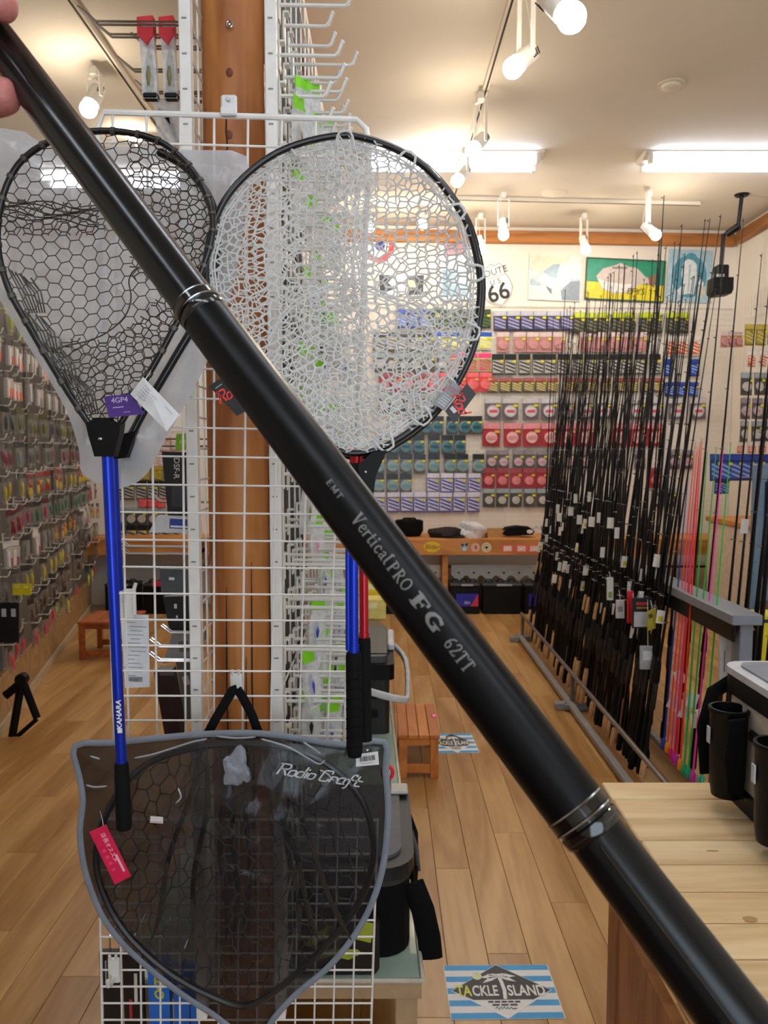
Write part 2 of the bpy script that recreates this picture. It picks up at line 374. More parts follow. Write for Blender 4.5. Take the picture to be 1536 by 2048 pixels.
# ================================================================ BACK WALL
def sign_frame(px, py, off=.014): return frame(onback(px, py, off), WB_X, (0, 0, 1))
def wsc(px, py): return (onback(px+1, py)-onback(px, py)).length       # metres per pixel on the back wall
def pxpoly(pts, px, py, s): return [((x-px)*s, (py-y)*s) for x, y in pts]
# grid panels
def wallgrid(x0, y0, x1, y1, label, name='wall_grid', step=.05):
    a, b = onback(x0, y0, .018), onback(x1, y1, .018); t = thing(name, label, 'wall grid', (a.x, a.y, b.z)); W = (Vector((b.x, b.y, 0))-Vector((a.x, a.y, 0))).length; H = a.z-b.z
    fr = MB().tube([a, a+WB_X*W, a+WB_X*W-Vector((0, 0, H)), a-Vector((0, 0, H))], .005, 6, True); build(fr, 'frame', white_wire, t, True)
    m = MB(); n = int(W/step)
    for i in range(1, n): m.tube([a+WB_X*(i*W/n), a+WB_X*(i*W/n)-Vector((0, 0, H))], .0017, 4, caps=False)
    n = int(H/step)
    for i in range(1, n): m.tube([a-Vector((0, 0, i*H/n))+WB_N*.003, a-Vector((0, 0, i*H/n))+WB_X*W+WB_N*.003], .0017, 4, caps=False)
    o = build(m, 'fine_wires', white_wire, t); o['kind'] = 'stuff'; return t
wallgrid(962, 612, 1452, 1068, 'white wire grid panel on the back wall behind the rods')
wallgrid(735, 605, 958, 1068, 'white wire grid panel on the back wall beside the clear net')
wallgrid(215, 860, 400, 1130, 'white wire grid panel at the left of the back wall')
# ROUTE US 66
px, py = 992, 570; s = wsc(px, py); M = sign_frame(px, py, .010) @ Matrix.Rotation(math.radians(17), 4, 'Z')
sh = [(-.50, .62), (-.36, .78), (-.18, .74), (0, .84), (.18, .74), (.36, .78), (.50, .62), (.46, .40), (.60, .05), (.62, -.25), (.45, -.55), (.18, -.72), (0, -.86), (-.18, -.72), (-.45, -.55), (-.62, -.25), (-.60, .05), (-.46, .40)]
k = 52*s
t = thing('road_sign', 'white ROUTE US 66 shield sign tilted on the back wall', 'sign', M.translation)
build(MB().prism([(x*k, y*k) for x, y in sh], -.003, .003, M), 'shield', C('sign_white', 'f0ece4', rough=.3), t)
m = MB(); n = len(sh)
for i in range(n): m.tube([M @ Vector((sh[i][0]*k*.95, sh[i][1]*k*.95, .0035)), M @ Vector((sh[(i+1) % n][0]*k*.95, sh[(i+1) % n][1]*k*.95, .0035))], .0025, 4)
m.box(M @ Vector((0, .3*k, .0035)), (.9*k, .004, .001), M.to_3x3()); build(m, 'border_line', ink, t)
m = text_mb('ROUTE', .36*k, M @ Matrix.Translation((0, .48*k, .0035))); text_mb('U S', .30*k, M @ Matrix.Translation((0, .12*k, .0035)), m); text_mb('66', .88*k, M @ Matrix.Translation((0, -.32*k, .0035)), m, bold=.004)
build(m, 'lettering', ink, t)
# posters: a board with its printed shapes as thin layers
def poster(name, cat, label, x0, y0, x1, y1, hexbg, shapes, tilt=0, texts=(), frame_hex=None):
    px, py = (x0+x1)/2, (y0+y1)/2; s = wsc(px, py); M = sign_frame(px, py, .012) @ Matrix.Rotation(tilt, 4, 'Z'); w_, h_ = (x1-x0)*s, (y1-y0)*s
    t = thing(name, label, cat, M.translation)
    build(MB().box(M.translation, (w_, h_, .008), M.to_3x3(), .001), 'board', C('print_'+hexbg, hexbg, rough=.3), t)
    z = .0042
    for nm, hx, pts in shapes:
        build(MB().prism(pxpoly(pts, px, py, s), z, z+.0004, M), nm, C('print_'+hx, hx, rough=.35), t); z += .0006
    for txt, tx, ty, sz, hx, sh_ in texts:
        build(text_mb(txt, sz*s, M @ Matrix.Translation(((tx-px)*s, (py-ty)*s, z)), None, .0004, sh_), 'lettering', C('print_'+hx, hx, rough=.4), t); z += .0002
    if frame_hex:
        m = MB()
        for (cx, cy, ww, hh) in ((0, h_/2, w_, .008), (0, -h_/2, w_, .008), (w_/2, 0, .008, h_), (-w_/2, 0, .008, h_)): m.box(M @ Vector((cx, cy, .004)), (ww+.004, hh+.004, .012), M.to_3x3())
        build(m, 'rim', C('print_'+frame_hex, frame_hex), t)
    return t
def ell(cx, cy, rx, ry, n=20): return [(cx+rx*math.cos(2*PI*i/n), cy-ry*math.sin(2*PI*i/n)) for i in range(n)]
poster('poster', 'poster', 'pale faded poster of a person holding up a big fish', 1058, 512, 1162, 600, 'dfe0da', [
    ('sky_patch', 'd9d6bd', [(1060, 514), (1140, 514), (1120, 540), (1085, 545), (1062, 560)]), ('hill', '8fa8ba', [(1084, 545), (1105, 530), (1125, 528), (1140, 545), (1135, 560), (1100, 555)]),
    ('water', 'a9bccb', [(1060, 560), (1160, 556), (1160, 575), (1060, 572)]), ('fish', 'c9cdd2', [(1060, 535), (1070, 545), (1090, 548), (1115, 568), (1122, 586), (1112, 590), (1098, 578), (1078, 566), (1062, 558)]),
    ('figure', 'ece6da', [(1120, 526), (1132, 522), (1140, 530), (1138, 548), (1142, 568), (1128, 580), (1116, 566), (1114, 548)]), ('dark_water', '7f8d99', [(1122, 580), (1140, 562), (1160, 560), (1160, 598), (1125, 598)]),
    ('fin', '55606a', [(1092, 572), (1104, 578), (1104, 588), (1098, 582)])], -.03)
poster('poster', 'poster', 'green and yellow fish poster with a dark rim', 1172, 521, 1328, 600, '1d8a66', [
    ('yellow_band', 'e2d11a', [(1173, 566), (1327, 568), (1327, 598), (1173, 598)]), ('fish_body', 'cdbfb4', [(1192, 555), (1205, 540), (1222, 535), (1240, 528), (1255, 534), (1272, 536), (1290, 552), (1300, 556), (1310, 548), (1308, 572), (1298, 566), (1280, 568), (1258, 584), (1230, 588), (1205, 580)]),
    ('belly', 'eee9e2', [(1194, 560), (1215, 566), (1250, 568), (1268, 566), (1252, 582), (1228, 586), (1206, 578)]), ('back_stripe', '8b7f78', [(1222, 536), (1254, 535), (1252, 539), (1224, 540)]), ('tail', '8d5b45', [(1296, 553), (1310, 546), (1308, 573), (1298, 567)])],
    -.035, [('PPYS:', 1274, 582, 17, '3a3a1c', .1)], '2c4b2f')
poster('poster', 'poster', 'light blue poster with a teal disc and white figure', 1336, 502, 1423, 603, 'a9c8d6', [
    ('teal_disc', '4f93a8', ell(1378, 553, 35, 41, 28)), ('top_disc', '4f93a8', ell(1380, 518, 12, 10)), ('white_figure', 'dfe8ea', [(1366, 525), (1374, 520), (1384, 522), (1392, 530), (1393, 560), (1388, 588), (1378, 586), (1362, 590), (1354, 582), (1366, 570), (1362, 548)]),
    ('figure_crease', 'a9c0c8', [(1377, 530), (1380, 530), (1379, 584), (1376, 584)]), ('lower_seal', 'cfd0c4', ell(1403, 581, 10, 12)), ('small_sail', 'e4ecee', [(1394, 568), (1402, 556), (1408, 566), (1406, 570)])], -.03)
poster('poster', 'poster', 'round red and white target sign behind the clear net', 722, 458, 790, 526, 'ece7df', [('red_ring', 'c8323a', ell(756, 492, 33, 33, 28)), ('white_ring', 'f1eee8', ell(756, 492, 22, 22, 24)), ('blue_centre', '23388f', ell(760, 492, 10, 10))])
poster('poster', 'poster', 'black and white patched poster behind the clear net', 756, 548, 850, 592, 'e9e6df', [('black_patch', '15161a', [(758, 550), (790, 552), (776, 566), (790, 578), (760, 588)]), ('black_patch', '15161a', [(812, 552), (848, 550), (846, 588), (815, 590), (824, 570)]), ('cream_spot', 'd9d2a6', ell(822, 570, 12, 10))])
poster('poster', 'poster', 'pale blue poster seen through the right of the clear net', 880, 478, 942, 600, 'b9cfdb', [('rose_patch', 'b08a96', [(886, 484), (936, 484), (930, 510), (890, 515)]), ('blue_patch', '7fa2b5', [(884, 540), (938, 540), (936, 592), (886, 592)])])
# ---- line packs
def pack_kind(nm, w_, h_, head, body, disc, dr, ring=None, band=None, bag=None, stick='d9d018', slash=None):
    """meshes of one kind of hanging pack; origin top centre, faces -y"""
    mats = [C('card_'+body, body, rough=.35), C('card_'+head, head, rough=.3)]
    m = MB(); m.box((0, .004, -h_/2), (w_, .006, h_), None, .001); m.mat(1).box((0, -.0005, -h_*.13), (w_*.98, .005, h_*.24), None, .001)
    e1 = MB(); cz = -h_*.62
    Mf = frame((0, -.002, cz), (1, 0, 0), (0, 0, 1)); ms = [C('disc_'+disc, disc, rough=.25)]
    if slash:
        ms.append(C('disc_'+slash, slash, rough=.25))
        e1.box((0, -.003, cz), (w_*.9, .006, h_*.62), None, .002)
        e1.mat(1)
        for q in (-1, 0, 1): e1.box((0, -.0065, cz+q*h_*.17), (w_*.86, .002, h_*.07), Matrix.Rotation(.35, 3, 'Y'))
    else:
        if ring: ms.append(C('disc_'+ring, ring, rough=.25)); e1.mat(1).lathe([(dr*1.22, -.001), (dr*1.22, .010), (dr, .012)], 18, Mf); e1.mat(0)
        e1.lathe([(dr, -.001), (dr, .009 if not ring else .0125), (dr*.3, .011 if not ring else .013)], 18, Mf)
        if band: ms.append(C('disc_'+band, band, rough=.3)); e1.mat(len(ms)-1).box((0, -.0165, cz), (dr*1.6, .001, dr*.55))
    st = MB().box((w_*.3, -.0185, -h_*.36), (w_*.28, .002, h_*.11))
    return (m.mesh('card', mats), e1.mesh('spool', ms, True), st.mesh('price_sticker', C('stick_'+stick, stick, rough=.5)), nm)
s0 = wsc(1100, 700)
PKD = {}
def K_(n, *a, **k): PKD[n] = (n, a, k)
K_('purple', 'bfc0cc', '2c2b3c', '55527c', .0, slash='a7a6c6'); K_('limehead', 'c2d420', '33332a', '3d3d33', .0, slash='77765f')
K_('pink', 'd9c4bf', 'b9827c', 'c98f8d', .045); K_('silver', '1d1c1c', '4c4a44', 'b9b7b2', .0, slash='33312e')
K_('tiny', 'a8544f', '3f2d24', '8d7f62', .0, slash='d6c97a', stick='d6c822'); K_('ringed', 'c9c5c8', '6a5f63', 'd8d2d4', .048, ring='b5aeb2', band='d4576b')
K_('red', 'e2939a', 'a51e2b', 'e8b9b7', .055, band='d98d8d', stick='e0b64a'); K_('smallring', '8f858b', '5d5257', 'cbb4b7', .035, ring='a79ca1', band='c98e95')
K_('rose', '9c4247', '9b2733', 'd98080', .042, stick='dba92f'); K_('grey', '9aa5a8', '46443f', 'bdbab2', .038); K_('teal', '17191a', '4a5150', '2f6f78', .046, ring='6f8084', band='1c3e4a')
K_('paleteal', '17191a', '5a615e', '7c9a99', .046, ring='8c9694', band='5f8a8c'); K_('violet', 'dfdde8', '5a55a0', 'cfcde0', .0, slash='3b3690'); K_('hotpink', 'f03a7a', 'd9d59a', 'e8507e', .0, slash='7aa244', stick='7fae3a')
K_('scarlet', 'ee6a70', 'e0383c', 'e4696a', .05, stick='e3a94a'); K_('yellowblue', '2850b4', 'dfe6ea', 'e6e02c', .0, slash='d8dfe6'); K_('darkgreen', '30482c', '20251c', '4d6b3c', .0, slash='2b3a24'); K_('blue', '2344a8', '1a2c70', '2c58c8', .0, slash='9fb4e6')
K_('orange', 'e9e3da', 'dcd6cb', 'e2673a', .0, slash='e9d9c8', stick='e9e3da'); K_('pinkcard', 'e3d6d0', 'cfa9a2', 'd9b9b0', .0, slash='e6ded8', stick='c8a43c'); K_('mustard', 'b9a33a', '8d7d2c', 'a4923a', .0, slash='c9ba66')
_cache = {}
DESC = {'purple': 'purple line pack', 'limehead': 'dark line pack with lime header', 'pink': 'dusty pink round line pack', 'silver': 'black and silver line pack', 'tiny': 'small brown speckled tackle pack', 'ringed': 'white ringed spool pack', 'red': 'big red line pack', 'smallring': 'small grey ringed spool pack',
        'rose': 'rose red line pack', 'grey': 'grey line pack', 'teal': 'dark teal spool pack', 'paleteal': 'pale teal spool pack', 'violet': 'white and violet striped pack', 'hotpink': 'hot pink and green pack', 'scarlet': 'scarlet pack', 'yellowblue': 'yellow and blue pack', 'darkgreen': 'dark green pack', 'blue': 'blue pack', 'orange': 'white pack with orange print', 'pinkcard': 'pale pink card pack', 'mustard': 'mustard yellow pack'}
def row(kind, y0, y1, xs, w_, where, lean=0.0):
    where = where[4:] if where.startswith('the ') else where
    h_ = (y1-y0)*s0; key = (kind, w_, round(h_, 3))
    if key not in _cache:
        n, a, k = PKD[kind]; _cache[key] = pack_kind(n, w_*s0, h_, a[0], a[1], a[2], min(a[3] or 1, w_*s0*.43), **k)
    ca, sp, st, nm = _cache[key]
    for i, x in enumerate(xs):
        yy = y0+lean*(x-xs[0]); p = onback(x, yy, .034+.010*(i % 2)); d = DESC[kind]
        lab = f'{d}, {nth(i)} from left, {where}' if len(xs) > 1 else f'{d} in {where}'
        o = obj('line_pack', ca, None, p, (random.uniform(-.03, .03), random.uniform(-.03, .03), WB_ROT)); tag(o, lab, 'line pack', where)
        obj('spool', sp, o); obj('price_sticker', st, o)
row('purple', 622, 660, [1000, 1027, 1054, 1080, 1107, 1134], 26, 'the top row of the right grid')
row('limehead', 625, 666, [1158, 1182, 1208, 1236, 1260, 1290, 1312, 1345, 1367], 23, 'the top row behind the rod tips')
row('pink', 664, 703, [1006, 1039, 1066, 1091, 1118, 1172, 1200, 1228, 1256, 1282], 25, 'the second row of the right grid')
row('orange', 672, 710, [1343, 1366, 1390], 22, 'the second row at its far right')
row('silver', 708, 748, [996, 1021, 1049, 1077, 1100, 1128, 1155, 1182, 1206, 1232, 1255, 1281, 1310], 23, 'the third row of the right grid')
row('blue', 718, 752, [1338, 1390], 18, 'the third row at its far right')
row('tiny', 756, 784, [986, 1010, 1034, 1058, 1082, 1106, 1136, 1160, 1186, 1212, 1240, 1266, 1292, 1316], 22, 'the fourth row of the right grid')
row('blue', 764, 792, [1340, 1362, 1388], 20, 'the fourth row at its far right')
row('ringed', 796, 838, [986, 1021, 1061, 1098, 1136, 1172, 1208, 1275, 1312, 1353, 1396], 32, 'the fifth row of the right grid')
row('red', 846, 892, [984, 1025, 1063, 1100, 1134, 1170, 1240, 1276, 1312], 35, 'the sixth row of the right grid')
row('smallring', 900, 938, [984, 1007, 1037, 1060, 1084, 1112, 1140, 1170, 1205, 1240, 1280, 1350, 1376], 22, 'the seventh row of the right grid')
row('rose', 936, 976, [978, 1005, 1032, 1058, 1084, 1112, 1312], 25, 'the eighth row of the right grid')
row('grey', 977, 1014, [978, 1005, 1032, 1060, 1086, 1114, 1316, 1340], 24, 'the bottom row of the right grid')
row('teal', 832, 867, [828, 853, 876, 905, 930, 953], 23, 'the teal row below the net tag')
row('teal', 870, 907, [762, 788, 812, 837, 868, 895, 920], 23, 'the second teal row of the left grid')
row('paleteal', 908, 946, [758, 785, 813, 840, 868, 900, 925, 957], 23, 'the third teal row of the left grid')
row('paleteal', 948, 985, [757, 785, 812], 23, 'the fourth teal row of the left grid')
row('violet', 946, 985, [866, 894, 920, 949], 25, 'the upper violet row of the left grid')
row('violet', 984, 1024, [758, 787, 814, 840, 867, 892, 919, 947], 25, 'the lower violet row of the left grid')
row('darkgreen', 618, 655, [870, 894, 920, 945, 970], 23, 'the top row beside the clear net')
row('blue', 618, 655, [805, 826, 848], 20, 'the top row seen through the clear net')
row('yellowblue', 664, 698, [884, 908, 945, 972], 24, 'the second row beside the clear net')
row('hotpink', 706, 742, [915, 942, 970], 26, 'the pink row beside the clear net rim')
row('scarlet', 745, 782, [868, 892, 920, 946, 972], 24, 'the red row above the net tag')
row('silver', 664, 700, [760, 784, 808, 832, 858], 23, 'the second row seen through the clear net')
row('grey', 706, 742, [760, 784, 808, 832, 858, 886], 23, 'the third row seen through the clear net')
row('rose', 745, 782, [770, 794, 818, 844], 23, 'the fourth row seen through the clear net')
row('grey', 788, 825, [770, 794, 818, 844, 868], 23, 'the fifth row seen through the clear net')
row('pinkcard', 868, 902, [262, 284, 306, 328, 352], 21, 'the top row at back wall left')
row('pinkcard', 900, 934, [236, 260, 284, 306, 328], 21, 'the second row at back wall left')
row('mustard', 934, 960, [242, 266, 290, 314, 338], 21, 'the yellow row at back wall left')
row('silver', 962, 998, [236, 258, 282, 306, 328], 20, 'the dark row at back wall left')
row('scarlet', 998, 1014, [286, 304, 322], 17, 'the red strip at back wall left')
row('grey', 1016, 1050, [240, 262, 284, 306, 328, 350], 20, 'the grey row at back wall left')
row('silver', 1050, 1086, [240, 262, 284, 306, 328, 350], 20, 'the lowest row at back wall left')
# ---- shelf with stickers
shelf_m = wood('orange pine shelf', 'a8672c', 'cf8d48', 4, 'X', .5, .05)
YS = 7.05; z1 = at(960, 1078, YS).z; z0 = at(960, 1109, YS).z
t = thing('wall_shelf', 'long pine shelf with stickers along the foot of the back wall', 'shelf', (0, YS+.3, 0))
build(MB().box((-.0, YS+.28, z1-.012), (6.6, .50, .024), None, .002), 'shelf_board', shelf_m, t)
build(MB().box((-.0, YS+.012, (z1+z0)/2-.005), (6.6, .024, z1-z0), None, .002), 'front_board', shelf_m, t)
for x_ in (-2.8, -1.1, at(891, 1140, YS).x, 1.9): build(MB().box((x_, YS+.2, z0/2), (.05, .3, z0), None, .002), 'support', shelf_m, t)
build(MB().box((-.0, YS+.44, z0-.17), (6.4, .02, .02), None), 'back_rail', C('brown_rail', '4a3320'), t)
def sticker(name, px, py, rx, ry, hx, label, inner=(), n=24, sq=False, txt=None):
    s = YS/FPX*1.0; c = at(px, py, YS-.0012); M = frame(c, (1, 0, 0), (0, 0, 1)); t_ = tag(build(MB().prism([(rx*s*math.cos(2*PI*i/n), ry*s*math.sin(2*PI*i/n)) for i in range(n)] if not sq else [(-rx*s, -ry*s), (rx*s, -ry*s), (rx*s, ry*s), (-rx*s, ry*s)], -.001, .001, M), name, C('print_'+hx, hx, rough=.4), None, False, c), label, 'sticker')
    z = .0012
    for nm, h2, pts in inner: build(MB().prism([(x*s, y*s) for x, y in pts], z, z+.0004, M), nm, C('print_'+h2, h2, rough=.4), t_); z += .0006
    if txt: build(text_mb(txt[0], txt[1]*s, M @ Matrix.Translation((0, 0, z)), None, .0004, .2, txt[2] if len(txt) > 2 else 1), 'lettering', ink, t_)
cc = lambda x, y, r, n=14: [(x+r*math.cos(2*PI*i/n), y+r*math.sin(2*PI*i/n)) for i in range(n)]
sticker('shelf_sticker', 864, 1094, 17, 11, 'e6bd12', 'yellow oval sticker with dark lettering on the shelf front', [], txt=('Slider', 13))
sticker('shelf_sticker', 929, 1094, 9, 9, '9fa3a4', 'grey round sticker with dark blotches on the shelf front', [('dark_blotch', '2b3140', cc(-4, 4, 3)), ('dark_blotch', '2b3140', cc(4, 5, 3)), ('pale_blotch', 'd4d6d4', cc(0, -4, 4))])
sticker('shelf_sticker', 951, 1095, 9, 9, 'e2b7a6', 'pink round sticker on the shelf front', [('red_mark', 'b6473e', [(-1, -4), (2, -4), (3, 2), (1, 5), (-2, 3)])])
sticker('shelf_sticker', 973, 1095, 10, 10, 'e4d5b0', 'cream round sticker with a black centre on the shelf front', [('ring', '9c8f6a', cc(0, 0, 7)), ('ring_inside', 'e4d5b0', cc(0, 0, 6)), ('black_mark', '1c1a18', cc(0, 0, 3))])
for i, x_ in enumerate((1015, 1043, 1068)):
    sticker('shelf_sticker', x_, 1097, 12.5, 8, 'e0685a', f'red label with pale panel, {nth(i)} of three on the shelf front', [('pale_panel', 'f0dcd2', [(-8, -5), (8, -5), (8, 5), (-8, 5)]), ('pale_ring', 'e39a8c', cc(0, 0, 4)), ('white_dot', 'f4ece6', cc(0, 0, 3))], sq=True)
# ---- things on and under the shelf
def blob(mb, c, r, sc, seed, n=14, m=9, amp=.18):
    rd = random.Random(seed); ph = [rd.uniform(0, 6) for _ in range(6)]
    v0 = len(mb.v); mb.ball((0, 0, 0), 1, n, m)
    for i in range(v0, len(mb.v)):
        p = mb.v[i]; k = 1+amp*(math.sin(3*p.x+ph[0])*math.cos(2.5*p.y+ph[1])+.6*math.sin(5*p.z+ph[2]+3*p.x))
        mb.v[i] = Vector((p.x*r*sc[0]*k, p.y*r*sc[1]*k, max(-.55, p.z)*r*sc[2]*k))+Vector(c)
    return mb
p = at(818, 1076, YS+.25)
t = thing('cloth_bag', 'black cloth bag standing on the shelf beside the foreground pole', 'bag', (p.x, p.y, z1))
build(MB().lathe([(.10, 0), (.13, .05), (.13, .14), (.115, .15), (.10, .135)], 16, Matrix.Translation((p.x, p.y, z1)) @ Matrix.Diagonal((1, .7, 1, 1))), 'body', black_fab, t, True)
build(MB().tube([(p.x-.08, p.y-.06, z1+.13), (p.x-.05, p.y-.07, z1+.17), (p.x+.05, p.y-.07, z1+.17), (p.x+.08, p.y-.06, z1+.13)], .008, 6), 'handle', black_fab, t, True)
p = at(890, 1080, YS+.14)
t = thing('folded_cap', 'dark crumpled cap lying on the shelf', 'cap', (p.x, p.y, z1))
build(blob(MB(), (p.x, p.y, z1+.035), .065, (2.1, 1.2, 1.0), 3), 'crown', C('dark_brown_cloth', '1c1210', rough=.85), t, True)
build(MB().prism([(.1*math.cos(a), .06*math.sin(a)) for a in [i*PI/8 for i in range(17)]], .004, .012, Matrix.Translation((p.x+.07, p.y-.05, z1)) @ Matrix.Rotation(PI, 4, 'Z')), 'brim', C('dark_brown_cloth', '1c1210'), t)
p = at(942, 1078, YS+.16)
t = thing('plastic_bag', 'crumpled white see-through plastic bag on the shelf', 'bag', (p.x, p.y, z1))
build(blob(MB(), (p.x, p.y, z1+.05), .075, (1.9, 1.2, 1.2), 5, 18, 12, .3), 'film', film('crumpled white film', 'f0eef2', .75, .2, 1.0, 60), t, True)
build(blob(MB(), (p.x+.02, p.y-.03, z1+.025), .04, (2.2, 1.2, .9), 9, 14, 8, .3), 'contents', C('white_paper', 'ecebe8'), t, True)
p = at(1006, 1078, YS+.2); kraft = C('kraft_card', 'b98a55', rough=.8)
t = thing('open_carton', 'low open cardboard carton on the shelf under the black pouch', 'box', (p.x, p.y, z1))
for nm, c_, d_ in (('side', (0, -.09, .035), (.30, .004, .07)), ('side', (0, .09, .035), (.30, .004, .07)), ('end', (-.15, 0, .035), (.004, .18, .07)), ('end', (.15, 0, .035), (.004, .18, .07)), ('bottom', (0, 0, .003), (.30, .18, .006))):
    build(MB().box(Vector(c_)+Vector((p.x, p.y, z1)), d_), nm, kraft, t)
build(MB().box((p.x-.17, p.y-.02, z1+.055), (.05, .17, .004), Matrix.Rotation(.9, 3, 'Y')), 'flap', kraft, t)
q = at(1034, 1064, YS+.15)
t = thing('pouch', 'black zip pouch lying on the cardboard carton', 'bag', (q.x, q.y, z1+.072))
build(MB().prism([(-.14, -.02), (-.10, .03), (0, .045), (.11, .035), (.15, .0), (.13, -.03), (-.1, -.04)], -.09, .06, frame((q.x, q.y, q.z+.01), (1, 0, 0), (0, 0, 1))), 'body', black_fab, t)
build(MB().lathe([(.022, 0), (.022, .004)], 14, frame((q.x+.105, q.y-.061, q.z+.01), (1, 0, 0), (0, 0, 1)) @ Matrix.Diagonal((1.3, .8, 1, 1))), 'logo_patch', white_pl, t)
build(MB().tube([(q.x+.13, q.y, q.z+.02), (q.x+.18, q.y, q.z+.05), (q.x+.19, q.y, q.z+.03)], .004, 5), 'loop', grey_met, t)
for i, (x_, w2, lab) in enumerate(((760, 60, 'black battery case with a dull front, left of the blue label case'), (930, 60, 'black battery case with a blue and red label under the shelf'), (1004, 78, 'plain black battery case in the middle under the shelf'), (1082, 66, 'black battery case with blue label beside the rod rack'), (318, 66, 'black case with a red lid label, under the shelf at far left'), (240, 62, 'plain black case under the shelf at far left'))):
    Yb = 7.0; s = Yb/FPX; c = onz(x_, 1217, 0); c = at(x_, 1217, Yb); w_ = w2*s; h_ = .245
    t = thing('battery_case', lab, 'case', (c.x, Yb+.12, 0))
    build(MB().box((c.x, Yb+.12, h_/2), (w_, .22, h_), None, .008), 'body', black_pl, t)
    build(MB().box((c.x, Yb+.12, h_+.012), (w_*1.02, .225, .024), None, .006), 'lid', C('charcoal_plastic', '26282b', rough=.45), t)
    build(MB().box((c.x+.02, Yb+.005, h_+.016), (w_*.4, .01, .018), None, .002), 'lid_label', C('grey_label', '9c9ea2'), t)
    m = MB(); 
    for xx in (-.3, .0, .3): m.tube([(c.x+xx*w_-.03, Yb+.12, h_+.02), (c.x+xx*w_-.02, Yb+.12, h_+.05), (c.x+xx*w_+.02, Yb+.12, h_+.05), (c.x+xx*w_+.03, Yb+.12, h_+.02)], .006, 5)
    build(m, 'terminal_caps', black_pl, t)
    if 'blue' in lab and 'left of' not in lab:
        f = MB().box((c.x+(.02 if i == 1 else -.0), Yb+.008, h_*.52), (w_*.74, .004, h_*.46)); fo = build(f, 'front_label', C('blue_label', '1c1fa0', rough=.3), t)
        x2 = c.x+(.02 if i == 1 else 0)+w_*.37
        build(MB().prism([(0, 0), (-.07, 0), (0, .11)], 0, .001, frame((x2, Yb+.0055, h_*.52-h_*.23), (1, 0, 0), (0, 0, 1))), 'red_corner', C('red_label', 'c82a4c'), t)
        build(text_mb('SEA' if i == 1 else 'S', .035, frame((c.x+.02, Yb+.0055, h_*.42), (1, 0, 0), (0, 0, 1))), 'lettering', white_pl, t)
    if 'red lid' in lab: build(MB().box((c.x, Yb+.003, h_+.03), (w_*.4, .01, .05)), 'red_label', C('red_label', 'c82a4c'), t)
for i, (xa, xb) in enumerate(((902, 1082), (720, 884))):
    a, b = at(xa, 1140, 7.35), at(xb, 1140, 7.35)
    t = thing('notched_rack', 'white rail with a zigzag lower edge behind the battery cases' if i == 0 else 'white rail with a zigzag lower edge behind the foreground pole', 'rack', (a.x, 7.35, at(960, 1168, 7.35).z))
    n = 6; pts = [(0, 0), (b.x-a.x, 0)]; h_ = .16; L = b.x-a.x
    low = []
    for k_ in range(n): low += [(L*(k_+.08)/n, -.10), (L*(k_+.5)/n, -h_), (L*(k_+.92)/n, -.10)]
    build(MB().prism([(0, 0)]+[(0, -.1)]+low+[(L, -.1), (L, 0)], 0, .012, frame((a.x, 7.35, a.z+.05), (1, 0, 0), (0, 0, 1))), 'rail', white_pl, t)
    m = MB()
    for k_ in range(n): m.prism([(L*(k_+.4)/n, -.065), (L*(k_+.6)/n, -.065), (L*(k_+.5)/n, -.085)], .0121, .013, frame((a.x, 7.337, a.z+.05), (1, 0, 0), (0, 0, 1)))
    build(m, 'slots', dark_gap, t)
# ================================================================ FOREGROUND POLE
def smooth(pts, n=4, closed=True):
    out = []; N = len(pts)
    for i in range(N if closed else N-1):
        p0, p1, p2, p3 = [pts[(i+k) % N] if closed else pts[min(max(i+k, 0), N-1)] for k in (-1, 0, 1, 2)]
        for j in range(n):
            t = j/n; t2 = t*t; t3 = t2*t
            out.append(tuple(.5*(2*p1[a]+(p2[a]-p0[a])*t+(2*p0[a]-5*p1[a]+4*p2[a]-p3[a])*t2+(3*p1[a]-p0[a]-3*p2[a]+p3[a])*t3) for a in range(len(p1))))
    if not closed: out.append(tuple(pts[-1]))
    return out
RA, RB = (402, 622, .495), (1168, 1638, .378)
PA, PB = depth_at(*RA), depth_at(*RB); RL = (PB-PA).length; RU = (PB-PA)/RL
def rod_s(q): return RL*q*RA[2]/(RB[2]+q*(RA[2]-RB[2]))       # screen fraction between the two rings -> metres from the upper ring
_mid = PA+RU*RL*.5; _z = (_O-_mid); _z = (_z-RU*_z.dot(RU)).normalized(); RM = frame(PA, _z, RU.cross(_z))  # x to the camera
RM = Matrix.Translation(PA) @ frame((0, 0, 0), _z, RU.cross(_z)).to_3x3().to_4x4()
coat_m = C('matt_black_pole', '040507', rough=.33, var=.1, scale=200, spec=.22); coat2 = C('charcoal_pole', '090a0c', rough=.22, var=.12, scale=300, spec=.34); gloss = C('gloss_black_ring', '060607', rough=.1, coat=.5)
pole = thing('net_pole', 'thick black telescopic landing net pole held across the foreground', 'net pole', PA)
def seg(name, prof, m, n=40, lab=None): return build(MB().lathe(prof, n, RM), name, m, pole, True, label=lab)
seg('upper_section', [(.0146, -.42), (.0143, -.2), (.0139, -.012), (.0139, .0)], coat2, lab='slightly worn upper section with fine grey speckle')
seg('middle_section', [(.0149, .008), (.0150, .012), (.0151, RL*.5), (.0152, RL-.006)], coat_m, lab='matt black middle section with printed lettering')
seg('lower_section', [(.0136, RL+.006), (.0139, RL+.02), (.0166, RL+.14), (.0185, RL+.26)], coat2, lab='glossy dark butt section')
